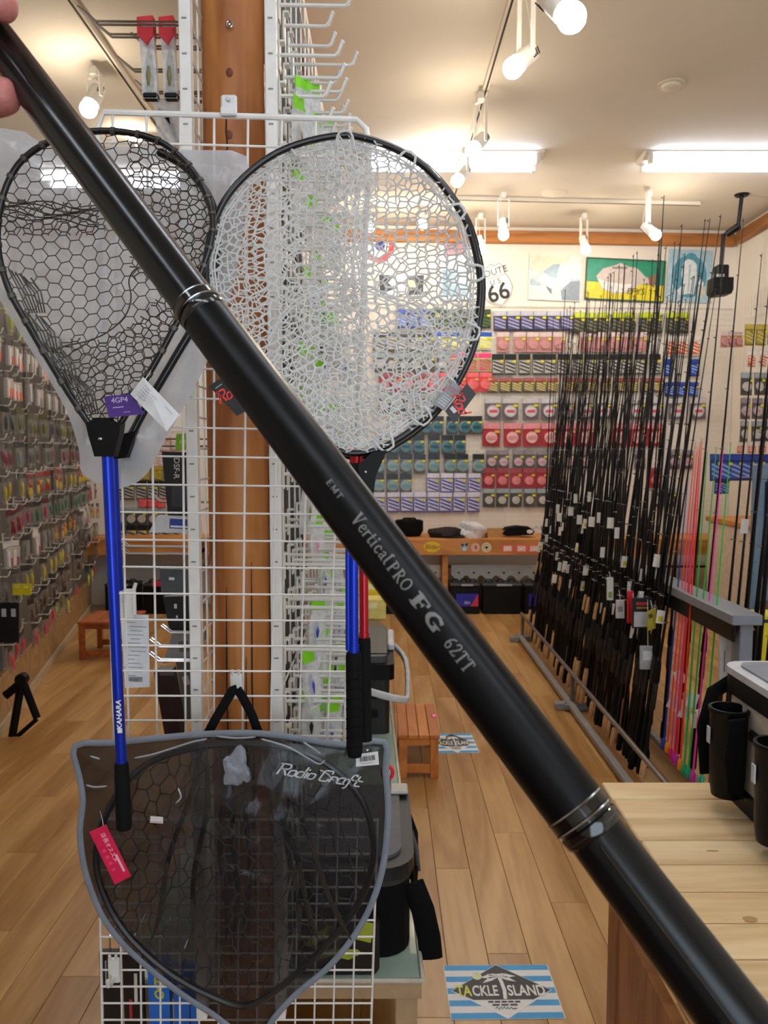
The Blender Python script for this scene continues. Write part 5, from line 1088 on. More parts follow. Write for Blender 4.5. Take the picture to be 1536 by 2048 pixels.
o, M, w_, h_ = card('price_sticker', None, None, [(301, 1632), (326, 1634), (326, 1647), (300, 1645)], YB-.058, 'd9cfcc', .001, None, None, bag); bars(M, [(0, -h_*.3, w_*.9, .0012)], 'c97f86', 'red_line', o)
build(blob(MB(), on_bag(474, 1540, -.010), .022, (1.2, .7, 1.6), 8, 18, 12, .35), 'crumpled_film', film('grey crumpled film', 'a9abb4', .5, .12, 1.0, 50), bag, True)
# ================================================================ ROD RACK
rack_m = C('rack_grey', '7d828c', rough=.4, var=.05); bar_m = C('bar_brown_grey', '6a625c', rough=.4, metal=.3)
BX0, BX1, BZ0, BZ1, BY0, BY1 = 1.20, 1.305, .835, .872, 2.72, 6.1
rack = thing('rod_rack', 'long grey rod rack with a flat top beam along the right aisle', 'rod rack', (1.2, 4.4, 0))
build(MB().box(((BX0+BX1)/2, (BY0+BY1)/2, (BZ0+BZ1)/2), (BX1-BX0, BY1-BY0, BZ1-BZ0), None, .003), 'top_beam', rack_m, rack)
build(MB().box((BX0+.012, (BY0+BY1)/2, BZ0-.03), (.012, BY1-BY0-.02, .06), None, .002), 'foam_strip', black_pl, rack)
for y_ in (2.77, 4.35, 6.0):
    build(MB().box((1.262, y_, BZ0/2), (.046, .05, BZ0), None, .003), 'leg', rack_m, rack)
    build(MB().box((1.23, y_, .025), (.46, .05, .03), None, .003), 'foot', rack_m, rack)
build(MB().tube([(1.05, 2.72, .2), (1.05, 6.05, .2)], .011, 8), 'guard_bar', bar_m, rack, True)
build(MB().box((1.035, 4.4, .035), (.035, 3.3, .03), None, .004), 'floor_rail', C('rail_grey', '8a8886', rough=.5), rack)
build(MB().box((1.33, 4.4, .035), (.035, 3.3, .03), None, .004), 'floor_rail', C('rail_grey', '8a8886', rough=.5), rack)
for y_ in (2.8, 4.38, 5.98):
    build(MB().box((1.05, y_, .11), (.02, .03, .19), None, .003), 'bar_post', bar_m, rack)
    build(MB().box((.99, y_, .02), (.07, .05, .04), None, .004), 'floor_block', C('rail_grey', '8a8886'), rack)
def rod_proto(kind, L, thick):
    r0 = .0052*thick; P = {}
    hl = {'cork': .52, 'eva': .56, 'split': .50, 'bare': .46}[kind]
    m = MB(); m.tube([(0, 0, .03), (0, 0, hl), (0, 0, L*.6), (0, 0, L)], [r0*1.3, r0*1.15, r0*.62, r0*.22], 7); P['blank'] = (m, blk_rod)
    m = MB()
    if kind == 'cork': m.tube([(0, 0, .0), (0, 0, .012), (0, 0, .16), (0, 0, .2)], [.011, .0145, .014, .011], 9)
    elif kind == 'eva': m.tube([(0, 0, .0), (0, 0, .012), (0, 0, .2), (0, 0, .26)], [.011, .0140, .0125, .0105], 9)
    else: m.tube([(0, 0, .0), (0, 0, .01), (0, 0, .07), (0, 0, .085)], [.011, .014, .0135, .0095], 9)
    P['rear_grip'] = (m, cork if kind in ('cork', 'bare') else eva)
    m = MB(); m.tube([(0, 0, hl-.16), (0, 0, hl-.15), (0, 0, hl-.06), (0, 0, hl-.045)], [.0095, .0115, .0105, .0095], 9); P['reel_seat'] = (m, C('seat_black', '17181b', rough=.3))
    m = MB(); m.tube([(0, 0, hl-.045), (0, 0, hl-.035), (0, 0, hl+.03), (0, 0, hl+.05)], [.0100, .0125, .0105, .0075], 9); P['fore_grip'] = (m, cork if kind == 'cork' else eva)
    m = MB()
    for k_ in range(7):
        z = hl+.22+(L-hl-.23)*(k_/6)**.85; rr = .013*(1-.72*k_/6); 
        m.tube([(0, -r0*.6-rr*.4-rr*math.sin(a)*1.0-rr, z+.3*rr*math.cos(a)) if False else (rr*math.cos(a), -r0*.7-rr-rr*math.sin(a), z) for a in [i*PI/4 for i in range(8)]], .0011, 4, True); m.tube([(0, -r0*.5, z-rr*1.4), (0, -r0*.7-rr*.3, z)], .0012, 4)
    P['line_guides'] = (m, C('guide_steel', '6d7074', rough=.25, metal=.9))
    root = obj('fishing_rod', None)
    for nm, (mb, mt) in P.items():
        c = obj(nm, mb.mesh(nm, mt, True), root)
        if nm == 'line_guides': c['kind'] = 'stuff'
    return root
RP = [rod_proto('cork', 2.28, 1.25), rod_proto('eva', 2.35, 1.4), rod_proto('split', 2.15, 1.2), rod_proto('bare', 2.05, 1.1), rod_proto('eva', 2.5, 1.75)]
RD = ['cork handled', 'black foam handled', 'split grip', 'short cork butted', 'thick black']
RH = [.52, .56, .50, .46, .56]
tagm = MB().box((0, -.004, -.028), (.034, .0012, .056), None, .0004).mesh('price_tag', paper); tagy = MB().box((0, -.0052, -.036), (.018, .0006, .022)).mesh('yellow_mark', yel)
rd = random.Random(21); used = [False]*5
def place_rod(v, base, top_dir, label, group, tag_h=None, spin=0.0, ytag=False):
    z = Vector(top_dir).normalized(); x = Vector((math.cos(spin), math.sin(spin), 0)); M = frame(base, x, z.cross(x)); M = Matrix.Translation(base) @ frame((0, 0, 0), z.cross(Vector((-math.sin(spin), -math.cos(spin), 0))), Vector((0, 1, 0))).to_3x3().to_4x4()
    xx = Vector((math.cos(spin), math.sin(spin), 0)); xx = (xx-z*xx.dot(z)).normalized(); yy = z.cross(xx)
    M = Matrix(((xx.x, yy.x, z.x, base[0]), (xx.y, yy.y, z.y, base[1]), (xx.z, yy.z, z.z, base[2]), (0, 0, 0, 1)))
    if not used[v]: r = RP[v]; r.matrix_world = M; used[v] = True
    else: r = copytree(RP[v], M)
    for c in list(r.children):
        if c.name.startswith('price_tag'):
            for g in list(c.children): bpy.data.objects.remove(g)
            bpy.data.objects.remove(c)
    tag(r, label, 'fishing rod', group); todo.append((r, tag_h, ytag, spin)); return r
todo = []
n = 84
for i in range(n):
    f = i/(n-1); y_ = 3.30+2.66*f+rd.uniform(-.012, .012); v = rd.choice((0, 1, 0, 2, 2, 3, 3)); bx = 1.085+rd.uniform(-.012, .03)
    place_rod(v, (bx, y_, .055), (BX0-.012-bx, rd.uniform(-.02, .02), BZ1-.055), f'{RD[v]} fishing rod in the front row of the rack, {nth(i)} from near end', 'front row rods', rd.uniform(.55, 1.0) if rd.random() < .34 else None, -.9+rd.uniform(-.5, .5), rd.random() < .4)
n2 = 40
for i in range(n2):
    f = i/(n2-1); y_ = 3.4+2.45*f+rd.uniform(-.02, .02); v = rd.choice((0, 1, 1, 2, 4)); bx = 1.14+rd.uniform(-.01, .02)
    place_rod(v, (bx, y_, .055), (BX0-.02-bx+.0, rd.uniform(-.02, .02), BZ1-.055), f'{RD[v]} fishing rod in the middle row of the rack, {nth(i)} from near end', 'middle row rods', rd.uniform(.5, 1.2) if rd.random() < .35 else None, -.9+rd.uniform(-.5, .5))
n3 = 22
for i in range(n3):
    f = i/(n3-1); y_ = 2.80+.045*i if i < 8 else 3.2+.19*(i-8); v = 4 if i in (2, 5) else rd.choice((1, 2, 2, 1)); y_ += rd.uniform(-.01, .01)
    place_rod(v, (1.345, y_, .055), (.035+.02*rd.random(), rd.uniform(-.01, .01), .80), f'{RD[v]} fishing rod behind the rack beam, {nth(i)} from near end', 'rods behind the beam', rd.uniform(.9, 1.2) if rd.random() < .3 else None, -.9+rd.uniform(-.5, .5))
for r, h_, ym, sp in todo:
    if h_:
        c = obj('price_tag', tagm, r, (.0, -.012, h_), (0, 0, -sp+rd.uniform(-.5, .5)))
        if ym: obj('yellow_mark', tagy, c)
# bright solid glass rods with coloured butt caps
FL = {'orange red': 'ff3c1e', 'green': '1fb53c', 'magenta': 'e83c9a', 'blue': '1c2f9e', 'red pink': 'ff4a5a'}
CAPC = {'orange': 'f09a2c', 'magenta': 'c032a8', 'green': '1ea878', 'red': 'e0324e', 'blue': '2c4ab0'}
specs = [('blue', 'blue', 1327, 1500, 1386, 905), ('red pink', 'orange', 1334, 1508, 1396, 890), ('red pink', 'red', 1341, 1520, 1400, 900), ('magenta', 'magenta', 1347, 1528, 1404, 905), ('orange red', 'magenta', 1352, 1534, 1406, 890), ('orange red', 'orange', 1360, 1542, 1409, 882), ('green', 'green', 1368, 1552, 1420, 905), ('green', 'green', 1376, 1560, 1438, 900), ('magenta', 'magenta', 1385, 1568, 1452, 900), ('green', 'green', 1403, 1576, 1467, 890)]
for i, (c1, c2, xb, yb, xt, yt) in enumerate(specs):
    Yb = 1.155*FPX/(xb-768); b = at(xb, yb-10, Yb); d0 = at(xt, yt, Yb*.985); d0.y = Yb-.02
    t = thing('fishing_rod', f'thin {c1} solid rod with {c2} butt cap, {nth(i)} bright rod from left', 'fishing rod', b, 'bright thin rods before the beam'); L = (d0-b)
    build(MB().tube([b, b+L*.35, b+L*.8, d0], [.0042, .0036, .0024, .0014], 7), 'shaft', C('fluo_'+c1.replace(' ', '_'), FL[c1], rough=.35, var=.05), t, True)
    u = L.normalized(); build(MB().tube([b-u*.016, b-u*.013, b+u*.018, b+u*.030], [.008, .0105, .0105, .006], 10), 'butt_cap', C('cap_'+c2, CAPC[c2], rough=.4), t, True)
    g = b+L*rd.uniform(.17, .27); build(MB().box(g+Vector((.016, -.018-.004*i, -.02)), (.042, .001, .056), Matrix.Rotation(rd.uniform(-.4, .4), 3, 'Y')), 'price_tag', paper, t)
    tip = d0; build(MB().tube([tip+Vector((.004*math.cos(a), 0, .006+.004*math.sin(a))) for a in [k*PI/4 for k in range(8)]], .0008, 4, True), 'tip_ring', steel, t)
# goods hanging on the front of the beam
def hangcard(name, label, x0, y0, x1, y1, Y, hx, panels=(), th=.012, tilt=0):
    o, M, w_, h_ = card(name, label, 'pack', [(x0, y0), (x1, y0+tilt), (x1+tilt*.2, y1+tilt), (x0+tilt*.2, y1)], Y, hx, th)
    for k_, (nm, ph, px_, py_, pw, ph_) in enumerate(panels): bars(M, [(px_*w_, py_*h_, pw*w_, ph_*h_)], ph, nm, o, .0004*(k_+1))
    g = at((x0+x1)/2, y0, Y); build(MB().tube([g, g+Vector((0, .004, .02)), Vector((g.x, Y+.02, max(g.z+.025, .8)))], .0012, 4), 'hang_string', white_pl, o); return o
hangcard('tackle_pack', 'narrow red pack hanging among the rod handles', 1255, 1182, 1266, 1246, 3.52, 'd5202c', [('white_edge', 'e8e4e0', .42, 0, .12, .9)])
hangcard('tackle_pack', 'black pack with red print and pale window among the rod handles', 1264, 1196, 1304, 1256, 3.45, '17181a', [('red_print', 'b5322e', -.05, .32, .55, .10), ('orange_print', 'a87a2c', .0, .18, .6, .06), ('pale_window', 'c4c6c8', -.02, -.2, .8, .5)])
hangcard('tackle_pack', 'pale grey pack low among the rod handles', 1280, 1292, 1312, 1338, 3.38, 'a9adb0', [('white_panel', 'dadcde', 0, .1, .7, .4)])
hangcard('tackle_pack', 'slim white and green pack beside the red pack', 1214, 1155, 1226, 1200, 3.75, 'd6d8d0', [('green_print', '8fa84a', 0, -.25, .6, .25)])
hangcard('tackle_pack', 'yellow olive lure card beside the bright rods', 1296, 1222, 1312, 1262, 3.36, 'a59a24', [('dark_mark', '54501c', 0, .2, .5, .2)], .006, -6)
hangcard('tackle_pack', 'tall pale bundle in clear wrap beside the near rack leg', 1438, 1268, 1466, 1374, 2.84, 'b9b4b0', [('dark_print', '6a6a70', -.15, 0, .1, .4), ('pale_stripe', 'dcd8d4', .2, 0, .15, .9)], .01)
hangcard('tackle_pack', 'white blister pack hanging low beside the red pack', 1232, 1200, 1248, 1236, 3.62, 'd3d5d6', [('grey_print', '8e9296', 0, 0, .6, .3)])

# ================================================================ PINE TABLE
pine = wood('pale pine plank', 'c8a574', 'f0d7aa', 4.5, 'X', .6, .08, 4.0, .08)
ZT = .70; TX0, TX1 = .484, 2.0
tb = thing('pine_table', 'pale pine plank table at lower right', 'table', (TX0, 1.73, 0))
pk = MB().box(((TX1-TX0)/2, 0, -.012), (TX1-TX0, .0846, .024), None, .0030).mesh('plank', pine)
for i in range(11):
    obj('plank', pk, tb, (random.uniform(-.002, .002), -.0445-.0890*i, ZT))
leg_m = wood('brown table leg', '8f5a30', 'b77c48', 5, 'Z', .55, .05)
for x_ in (TX0+.045, TX1-.05):
    for y_ in (1.68, .80): build(MB().box((x_, y_, (ZT-.024)/2), (.06, .06, ZT-.024), None, .003), 'leg', leg_m, tb)
build(MB().box((TX0+.03, 1.24, ZT-.065), (.022, .9, .08), None, .002), 'apron', leg_m, tb); build(MB().box(((TX0+TX1)/2, 1.70, ZT-.065), (TX1-TX0-.08, .022, .08), None, .002), 'apron', leg_m, tb)
build(MB().box((TX0+.03, 1.24, .24), (.022, .9, .40), None, .002), 'side_board', leg_m, tb)
for (px, py, a_, b_) in ((1425, 1702, .012, .003), (1500, 1838, .012, .007)):
    p = onz(px, py, ZT); build(MB().prism([(a_*math.cos(i*PI/8), b_*math.sin(i*PI/8)) for i in range(16)], -.001, .0004, Matrix.Translation(p)), 'knot_mark', C('knot_brown_pine', 'a98355', rough=.7), tb)
# cool bag with rod tubes on the table
def rrect(x0, y0, x1, y1, r, n=5):
    out = []
    for cx, cy, a0 in ((x1-r, y1-r, 0), (x0+r, y1-r, PI/2), (x0+r, y0+r, PI), (x1-r, y0+r, 1.5*PI)):
        for i in range(n+1): a = a0+PI/2*i/n; out.append((cx+r*math.cos(a), cy+r*math.sin(a)))
    return out
I4 = Matrix.Identity(4); lidw = C('pale_grey_trim', 'c9cbd0', rough=.4); lidg = C('mid_grey_panel', '7b7f88', rough=.5, var=.1); bodyw = C('off_white_vinyl', 'cfc8be', rough=.45)
CBX, CBY0, CBY1 = .735, 1.17, 1.685
cb = thing('tackle_bag', 'boxy white and black tackle bag with grey lid on the pine table', 'bag', (CBX+.02, CBY1-.02, ZT))
build(MB().prism(rrect(CBX-.005, CBY0-.005, CBX+.40, CBY1+.005, .035), ZT+.001, ZT+.045, I4), 'base', black_pl, cb)
build(MB().prism(rrect(CBX, CBY0, CBX+.395, CBY1, .035), ZT+.045, ZT+.235, I4), 'body', bodyw, cb)
build(MB().prism(rrect(CBX-.010, CBY0-.010, CBX+.405, CBY1+.010, .045), ZT+.228, ZT+.268, I4), 'lid_skirt', black_pl, cb)
m = MB(); m.prism(rrect(CBX-.012, CBY0-.012, CBX+.407, CBY1+.012, .047), ZT+.268, ZT+.282, I4); build(m, 'lid_trim', lidw, cb)
build(MB().prism(rrect(CBX+.012, CBY0+.012, CBX+.383, CBY1-.012, .035), ZT+.282, ZT+.286, I4), 'lid_panel', lidg, cb)
for y_ in (1.595, 1.395):
    build(MB().lathe([(.030, ZT+.03), (.034, ZT+.06), (.037, ZT+.20), (.040, ZT+.205), (.040, ZT+.213), (.034, ZT+.213), (.032, ZT+.09)], 18, Matrix.Translation((CBX-.032, y_, 0))), 'rod_tube', black_pl, cb, True)
    build(MB().prism([(-.01, .04), (.022, .06), (.03, .12), (.022, .2), (-.01, .205)], -.006, .006, frame((CBX-.03, y_-.045, ZT), (-1, 0, 0), (0, 0, 1))), 'tube_bracket', black_fab, cb)
    build(MB().box((CBX-.071, y_+.004, ZT+.155), (.003, .014, .035), None, .001), 'tube_slot', lidw, cb)
build(MB().box((CBX-.006, 1.49, ZT+.17), (.012, .13, .022), None, .004), 'tube_band', black_fab, cb)
build(MB().tube([(CBX+.02, CBY1+.012, ZT+.24), (CBX-.03, CBY1+.0, ZT+.215), (CBX-.055, CBY1-.02, ZT+.15), (CBX-.05, CBY1-.03, ZT+.05)], .016, 8, flat=.3), 'side_strap', black_fab, cb, True)
m = MB(); m.tube([(CBX+.17+.05*math.cos(a), CBY1-.06+.0, ZT+.285+.06*max(0, math.sin(a))) for a in [i*PI/10 for i in range(11)]], .010, 8, flat=.5); build(m, 'carry_loop', black_fab, cb, True)
build(MB().prism([(.18, 1.40), (.21, 1.40), (.24, 1.34), (.2, 1.32)], ZT+.2861, ZT+.2866, Matrix.Translation((CBX-.05, 0, 0))), 'lid_print', C('navy_print', '2c3a68'), cb)

# ================================================================ STOOLS
stool_w = wood('orange stool wood', 'b5652a', 'd98a42', 5, 'Y', .45, .05, 5, .04)
def stool(loc, w_, d_, h_, label, m_=None):
    m_ = m_ or stool_w; t = thing('step_stool', label, 'stool', loc); x, y = loc[0], loc[1]; n = 4
    for i in range(n): build(MB().box((x-w_/2+w_*(i+.5)/n, y, h_-.009), (w_/n-.002, d_, .018), None, .0025), 'plank', m_, t)
    for sx in (-1, 1):
        for sy in (-1, 1): build(MB().box((x+sx*(w_/2-.024), y+sy*(d_/2-.026), (h_-.018)/2), (.036, .03, h_-.018), None, .002), 'leg', m_, t)
    for sy in (-1, 1):
        build(MB().box((x, y+sy*(d_/2-.026), h_-.036), (w_-.08, .018, .034), None, .002), 'apron', m_, t); build(MB().box((x, y+sy*(d_/2-.026), .042), (w_-.08, .018, .040), None, .002), 'stretcher', m_, t)
    for sx in (-1, 1): build(MB().box((x+sx*(w_/2-.024), y, h_-.036), (.018, d_-.08, .034), None, .002), 'apron', m_, t)
    return t
stool((.152, 3.63, 0), .186, .44, .2, 'small orange wooden step stool on the floor beside the glass platform')
p = onz(868, 1432, .2); o = build(MB().box((p.x, p.y, .2015), (.026, .05, .002), Matrix.Rotation(.2, 3, 'Z')), 'price_tag', C('neon_pink', 'ff4f86'), None, False, (p.x, p.y, .2)); tag(o, 'neon pink price tag lying on the orange step stool', 'price tag'); build(MB().box((p.x, p.y, .2030), (.012, .02, .0006)), 'pale_print', paper, o)
stool((-1.93, 5.62, 0), .36, .40, .27, 'reddish wooden step stool by the left lure wall', wood('reddish stool wood', '8a3f1c', 'b0602c', 5, 'Y', .45, .05))

# ================================================================ FLOOR MATS
blue_p = C('mat_blue', '3aa0dc', rough=.5, var=.04); white_p = C('mat_white', 'eef0f1', rough=.5, var=.03); black_p = C('mat_black', '22262b', rough=.5); lime_p = C('mat_lime', 'd8e04a', rough=.5)
def floor_sign(px4, label):
    P = [onz(x, y, .001) for x, y in px4]; c = sum(P, Vector())/4; X = ((P[1]-P[0])+(P[2]-P[3])); M = frame((c.x, c.y, .0005), X, (P[0]-P[3])+(P[1]-P[2])); w_, h_ = X.length/2, ((P[0]-P[3])+(P[1]-P[2])).length/2
    t = thing('floor_sign', label, 'floor sign', (c.x, c.y, 0))
    build(MB().box(M.translation+Vector((0, 0, .0006)), (w_, h_, .0012), M.to_3x3()), 'sheet', white_p, t)
    z = .0013; n = 9
    for i in range(0, n, 2): build(MB().box(M @ Vector((0, h_/2-h_*(i+.5)/n, z)), (w_*.985, h_/n*.92, .0004), M.to_3x3()), 'blue_stripe', blue_p, t)
    z += .0004; build(MB().prism([(-w_*.46, h_*.0), (0, -h_*.5), (w_*.46, 0), (0, h_*.5)], z, z+.0003, M), 'white_diamond', white_p, t)
    z += .0004; build(MB().prism([(-w_*.45, h_*.0), (-w_*.27, -h_*.17), (w_*.27, -h_*.17), (w_*.45, h_*.0), (0, h_*.49)], z, z+.0003, M), 'black_diamond', black_p, t)
    z += .0004; pm_ = MB(); tr = [(.012, -.16), (.022, .0), (.012, .16), (.0, .24)]
    pm_.prism([(w_*(x-.012), h_*y) for x, y in tr]+[(w_*(x+.022), h_*y) for x, y in tr[::-1]], z, z+.0003, M)
    for ang, ln in ((15, .17), (45, .12), (80, .09), (115, .09), (145, .13), (172, .18), (-15, .16), (200, .17)):
        a = math.radians(ang); dx, dy = math.cos(a)*ln*w_, math.sin(a)*ln*h_*1.25; nx_, ny_ = -dy*.16, dx*.16
        pm_.prism([(0, h_*.25), (dx*.5+nx_, h_*.25+dy*.5+ny_), (dx, h_*.25+dy-h_*.04), (dx*.5-nx_, h_*.25+dy*.5-ny_)], z, z+.0003, M)
    build(pm_, 'palm_tree', white_p, t); z += .0004
    build(MB().prism([(w_*(-.20+.045*math.cos(a)), h_*(.27+.075*math.sin(a))) for a in [i*PI/8 for i in range(16)]], z, z+.0003, M), 'moon', C('mat_pale_lime', 'dfe6b8'), t)
    k = h_*.27
    build(text_fit('TA', k, w_*.14, M @ Matrix.Translation((-w_*.345, -h_*.02, z)), .0012), 'lettering', lime_p, t)
    build(text_fit('CKLE', k, w_*.235, M @ Matrix.Translation((-w_*.15, -h_*.02, z)), .0012), 'lettering', white_p, t)
    build(text_fit('SLAND', k, w_*.34, M @ Matrix.Translation((w_*.225, -h_*.02, z)), .0012), 'lettering', white_p, t)
    sm = MB()
    for r_, (ww, q) in enumerate(((.30, 5), (.24, 3))):
        for j in range(q): sm.box(M @ Vector((w_*(-ww/2+ww*(j+.5)/q), -h_*(.21+.055*r_), z)), (w_*ww/q*.8, h_*.026, .0003), M.to_3x3())
    build(sm, 'small_print', black_p, t)
    scr = MB(); pts = [(-.09, -.33), (-.07, -.30), (-.06, -.35), (-.04, -.30), (-.03, -.34), (-.01, -.30), (0, -.34), (.02, -.31), (.03, -.34), (.05, -.31), (.06, -.34), (.10, -.33)]
    scr.tube([M @ Vector((w_*x, h_*y, z)) for x, y in pts], .0011, 4, flat=.3); build(scr, 'script_line', black_p, t); return t
floor_sign([(887, 1932), (1095, 1929), (1131, 2038), (901, 2039)], 'striped TACKLE ISLAND floor sign lying in the aisle at the bottom')
floor_sign([(866, 1468), (945, 1467), (956, 1505), (866, 1507)], 'striped TACKLE ISLAND floor sign partly hidden behind the step stool')

# ================================================================ GLASS PLATFORM AND GOODS ON IT
plat = thing('low_platform', 'low glass topped platform around the foot of the display stand', 'platform', (-.3, 3.2, 0))
A = [(-.585, 1.72), (.085, 1.72), (.0, 4.7), (-.66, 4.7)]; ZP = .25
cr_w = C('cream_board', 'b59a78', rough=.5, var=.08)
build(MB().prism(A, ZP-.05, ZP-.012, I4), 'frame', cr_w, plat)
for (x_, y_) in ((-.55, 1.75), (.05, 1.75), (-.04, 4.6), (-.62, 4.6)): build(MB().box((x_, y_, (ZP-.05)/2), (.05, .05, ZP-.05), None, .003), 'leg', cr_w, plat)
build(MB().box((-.25, 1.80, .03), (.56, .02, .06)), 'kick_board', C('dark_wood_board', '5a3a22'), plat)
build(MB().prism([(x*.985-.004, y*.999+.003) for x, y in A], ZP-.012, ZP, I4), 'glass_top', pm('mint glass', '9fb3a4', .06, 0, .05, 8, spec=.7), plat)
build(MB().tube([(A[0][0], A[0][1]-.002, ZP-.006), (A[1][0]+.002, A[1][1]-.002, ZP-.006), (A[2][0]+.002, A[2][1], ZP-.006)], .006, 6), 'edge_trim', C('pale_metal_trim', 'cfc9bb', rough=.35), plat)
# soft cool bag with grey lid
x0, x1, y0, y1 = -.27, .062, 1.79, 2.24; zb_ = ZP+.0015
t = thing('cool_bag', 'black soft cool bag with grey padded lid on the glass platform', 'bag', (-.1, 2.0, ZP))
build(MB().prism(rrect(x0, y0, x1, y1, .07), zb_, ZP+.175, I4), 'body', black_fab, t); build(MB().prism(rrect(x0-.004, y0-.004, x1+.004, y1+.004, .072), ZP+.175, ZP+.19, I4), 'zip_band', C('dark_olive_band', '2f3129', rough=.7), t)
build(MB().prism(rrect(x0-.01, y0-.01, x1+.01, y1+.01, .078), ZP+.19, ZP+.222, I4), 'lid_edge', C('navy_black', '14171d', rough=.5), t); build(MB().prism(rrect(x0+.02, y0+.03, x1-.02, y1-.03, .055), ZP+.222, ZP+.230, I4), 'lid_pad', C('lid_grey', '55575b', rough=.6, var=.1), t)
build(MB().tube([(x1+.004, 2.1, ZP+.2), (x1+.02, 2.06, ZP+.17), (x1+.018, 1.98, ZP+.13), (x1+.012, 1.9, ZP+.12)], .010, 6, flat=.4), 'side_strap', black_fab, t, True)
build(MB().tube([(x1+.005, 1.83, ZP+.16), (x1+.03, 1.82, ZP+.10), (x1+.045, 1.82, ZP+.03), (x1+.05, 1.82, ZP-.02)], .028, 8, flat=.25), 'shoulder_strap', black_fab, t, True)
build(MB().tube([(x1+.008, 2.0, ZP+.205), (x1+.022, 1.97, ZP+.17), (x1+.026, 1.96, ZP+.12)], .006, 6, flat=.5), 'zip_pull', C('brown_strap', '4a4038'), t, True)
build(MB().box((x1+.006, 1.92, ZP+.155), (.014, .05, .05), None, .004), 'buckle', black_pl, t)
build(MB().box((x1-.02, 2.19, ZP+.235), (.05, .06, .01), None, .004), 'lid_tag', C('pale_tag', 'b9b4ac'), t)
t = thing('camo_bag', 'black pouch with lime camouflage blotches behind the fine grid', 'bag', (-.12, 1.745, ZP))
M = frame((-.10, 1.728, ZP+.002), (1, 0, 0), (0, 0, 1)); build(MB().prism(rrect(-.10, 0, .09, .13, .02), -.026, 0, M), 'body', C('black_grey_vinyl', '131414', rough=.35), t)
for pts, hx in ((((-.06, .03), (-.02, .045), (.02, .035), (.05, .05), (.04, .06), (-.02, .06), (-.05, .05)), 'a9b53a'), (((-.08, .07), (-.05, .10), (-.02, .115), (-.03, .095), (-.06, .065)), 'a9b53a'), (((.03, .085), (.07, .075), (.08, .12), (.055, .125)), 'a9b53a'), (((-.01, .08), (.03, .07), (.02, .10), (-.01, .105)), '4a4c3a')):
    build(MB().prism([(x, y) for x, y in pts], 0, .0008, M), 'camo_blotch', C('camo_'+hx, hx, rough=.4), t)
# packs at the lower left behind the fine grid
for i, (xa, xb, ya, yb, hx, lab, pn) in enumerate(((200, 240, 1900, 2075, '17171a', 'black hanging pack with pale edge at the lower left corner', (('pale_strip', '9a9a9c', -.2, .25, .08, .3),)), (246, 286, 1905, 2075, '131315', 'black hanging pack with a white and red strip at lower left', (('white_strip', 'd5d3c4', .12, .1, .16, .35), ('red_strip', 'b03038', -.15, -.15, .14, .25))),
        (296, 340, 1912, 2080, '1f6fd0', 'bright blue pack with yellow letters behind the fine grid', (('black_line', '0d1a33', .48, 0, .05, 1.0),)), (346, 392, 1925, 2080, '1d66c4', 'bright blue pack half hidden behind the net bag', (('black_line', '0d1a33', .2, -.1, .05, .7),)))):
    o, M, w_, h_ = card('tackle_pack', lab, 'pack', [(xa, ya), (xb, ya), (xb+6, yb), (xa+6, yb)], 1.69, hx, .012); 
    for k_, (nm, ph, px_, py_, pw, ph_) in enumerate(pn): bars(M, [(px_*w_, py_*h_, pw*w_, ph_*h_)], ph, nm, o, .0004*(k_+1))
    if i == 2: build(text_mb('WLDO', .028, M @ Matrix.Translation((-.002, h_*.24, .0002)) @ Matrix.Rotation(-PI/2, 4, 'Z'), None, .0005, .2, 1.0, bold=.001), 'lettering', C('letter_yellow', 'd8c81c'), o)
    g = at((xa+xb)/2, ya, 1.69); build(MB().tube([g, g+Vector((0, .0, .03)), g+Vector((.0, .10, .03))], .002, 5), 'hang_loop', chrome, o)
# tackle box with pale handle
x0, x1, y0, y1 = -.36, .043, 3.28, 3.92; tbx = thing('tackle_box', 'big black tackle box with a pale carrying handle on the platform', 'box', (-.15, 3.6, ZP)); dk = C('box_charcoal', '1b1c1e', rough=.5)
build(MB().prism(rrect(x0, y0, x1-.02, y1, .03), ZP+.001, ZP+.25, I4), 'body', dk, tbx); build(MB().prism(rrect(x0-.01, y0-.012, x1, y1+.01, .03), ZP+.235, ZP+.30, I4), 'rim', black_pl, tbx)
build(MB().prism(rrect(x0+.01, y0+.02, x1-.03, y1-.02, .03), ZP+.30, ZP+.328, I4), 'lid', C('lid_dark_grey', '47484b', rough=.5), tbx); build(MB().box((x1-.1, y0+.06, ZP+.329), (.16, .008, .006), None, .002), 'lid_groove', black_pl, tbx)
build(MB().box((x1-.012, y0+.38, ZP+.315), (.03, .30, .03), None, .006), 'latch', lidw, tbx)
for z_ in (.09, .17): build(MB().box((x1-.13, y0-.003, ZP+z_), (.12, .01, .035), None, .003), 'side_recess', black_pl, tbx)
hd = [(x0+.05, y0-.02, ZP+.26), (x0+.18, y0-.05, ZP+.24), (x1-.12, y0-.07, ZP+.21), (x1+.03, y0-.05, ZP+.165), (x1+.055, y0+.02, ZP+.17), (x1+.055, y0+.3, ZP+.235), (x1+.0, y0+.42, ZP+.28)]
build(MB().tube([Vector(p) for p in smooth(hd, 3, False)], .016, 8, flat=.7), 'carry_handle', lidw, tbx, True)
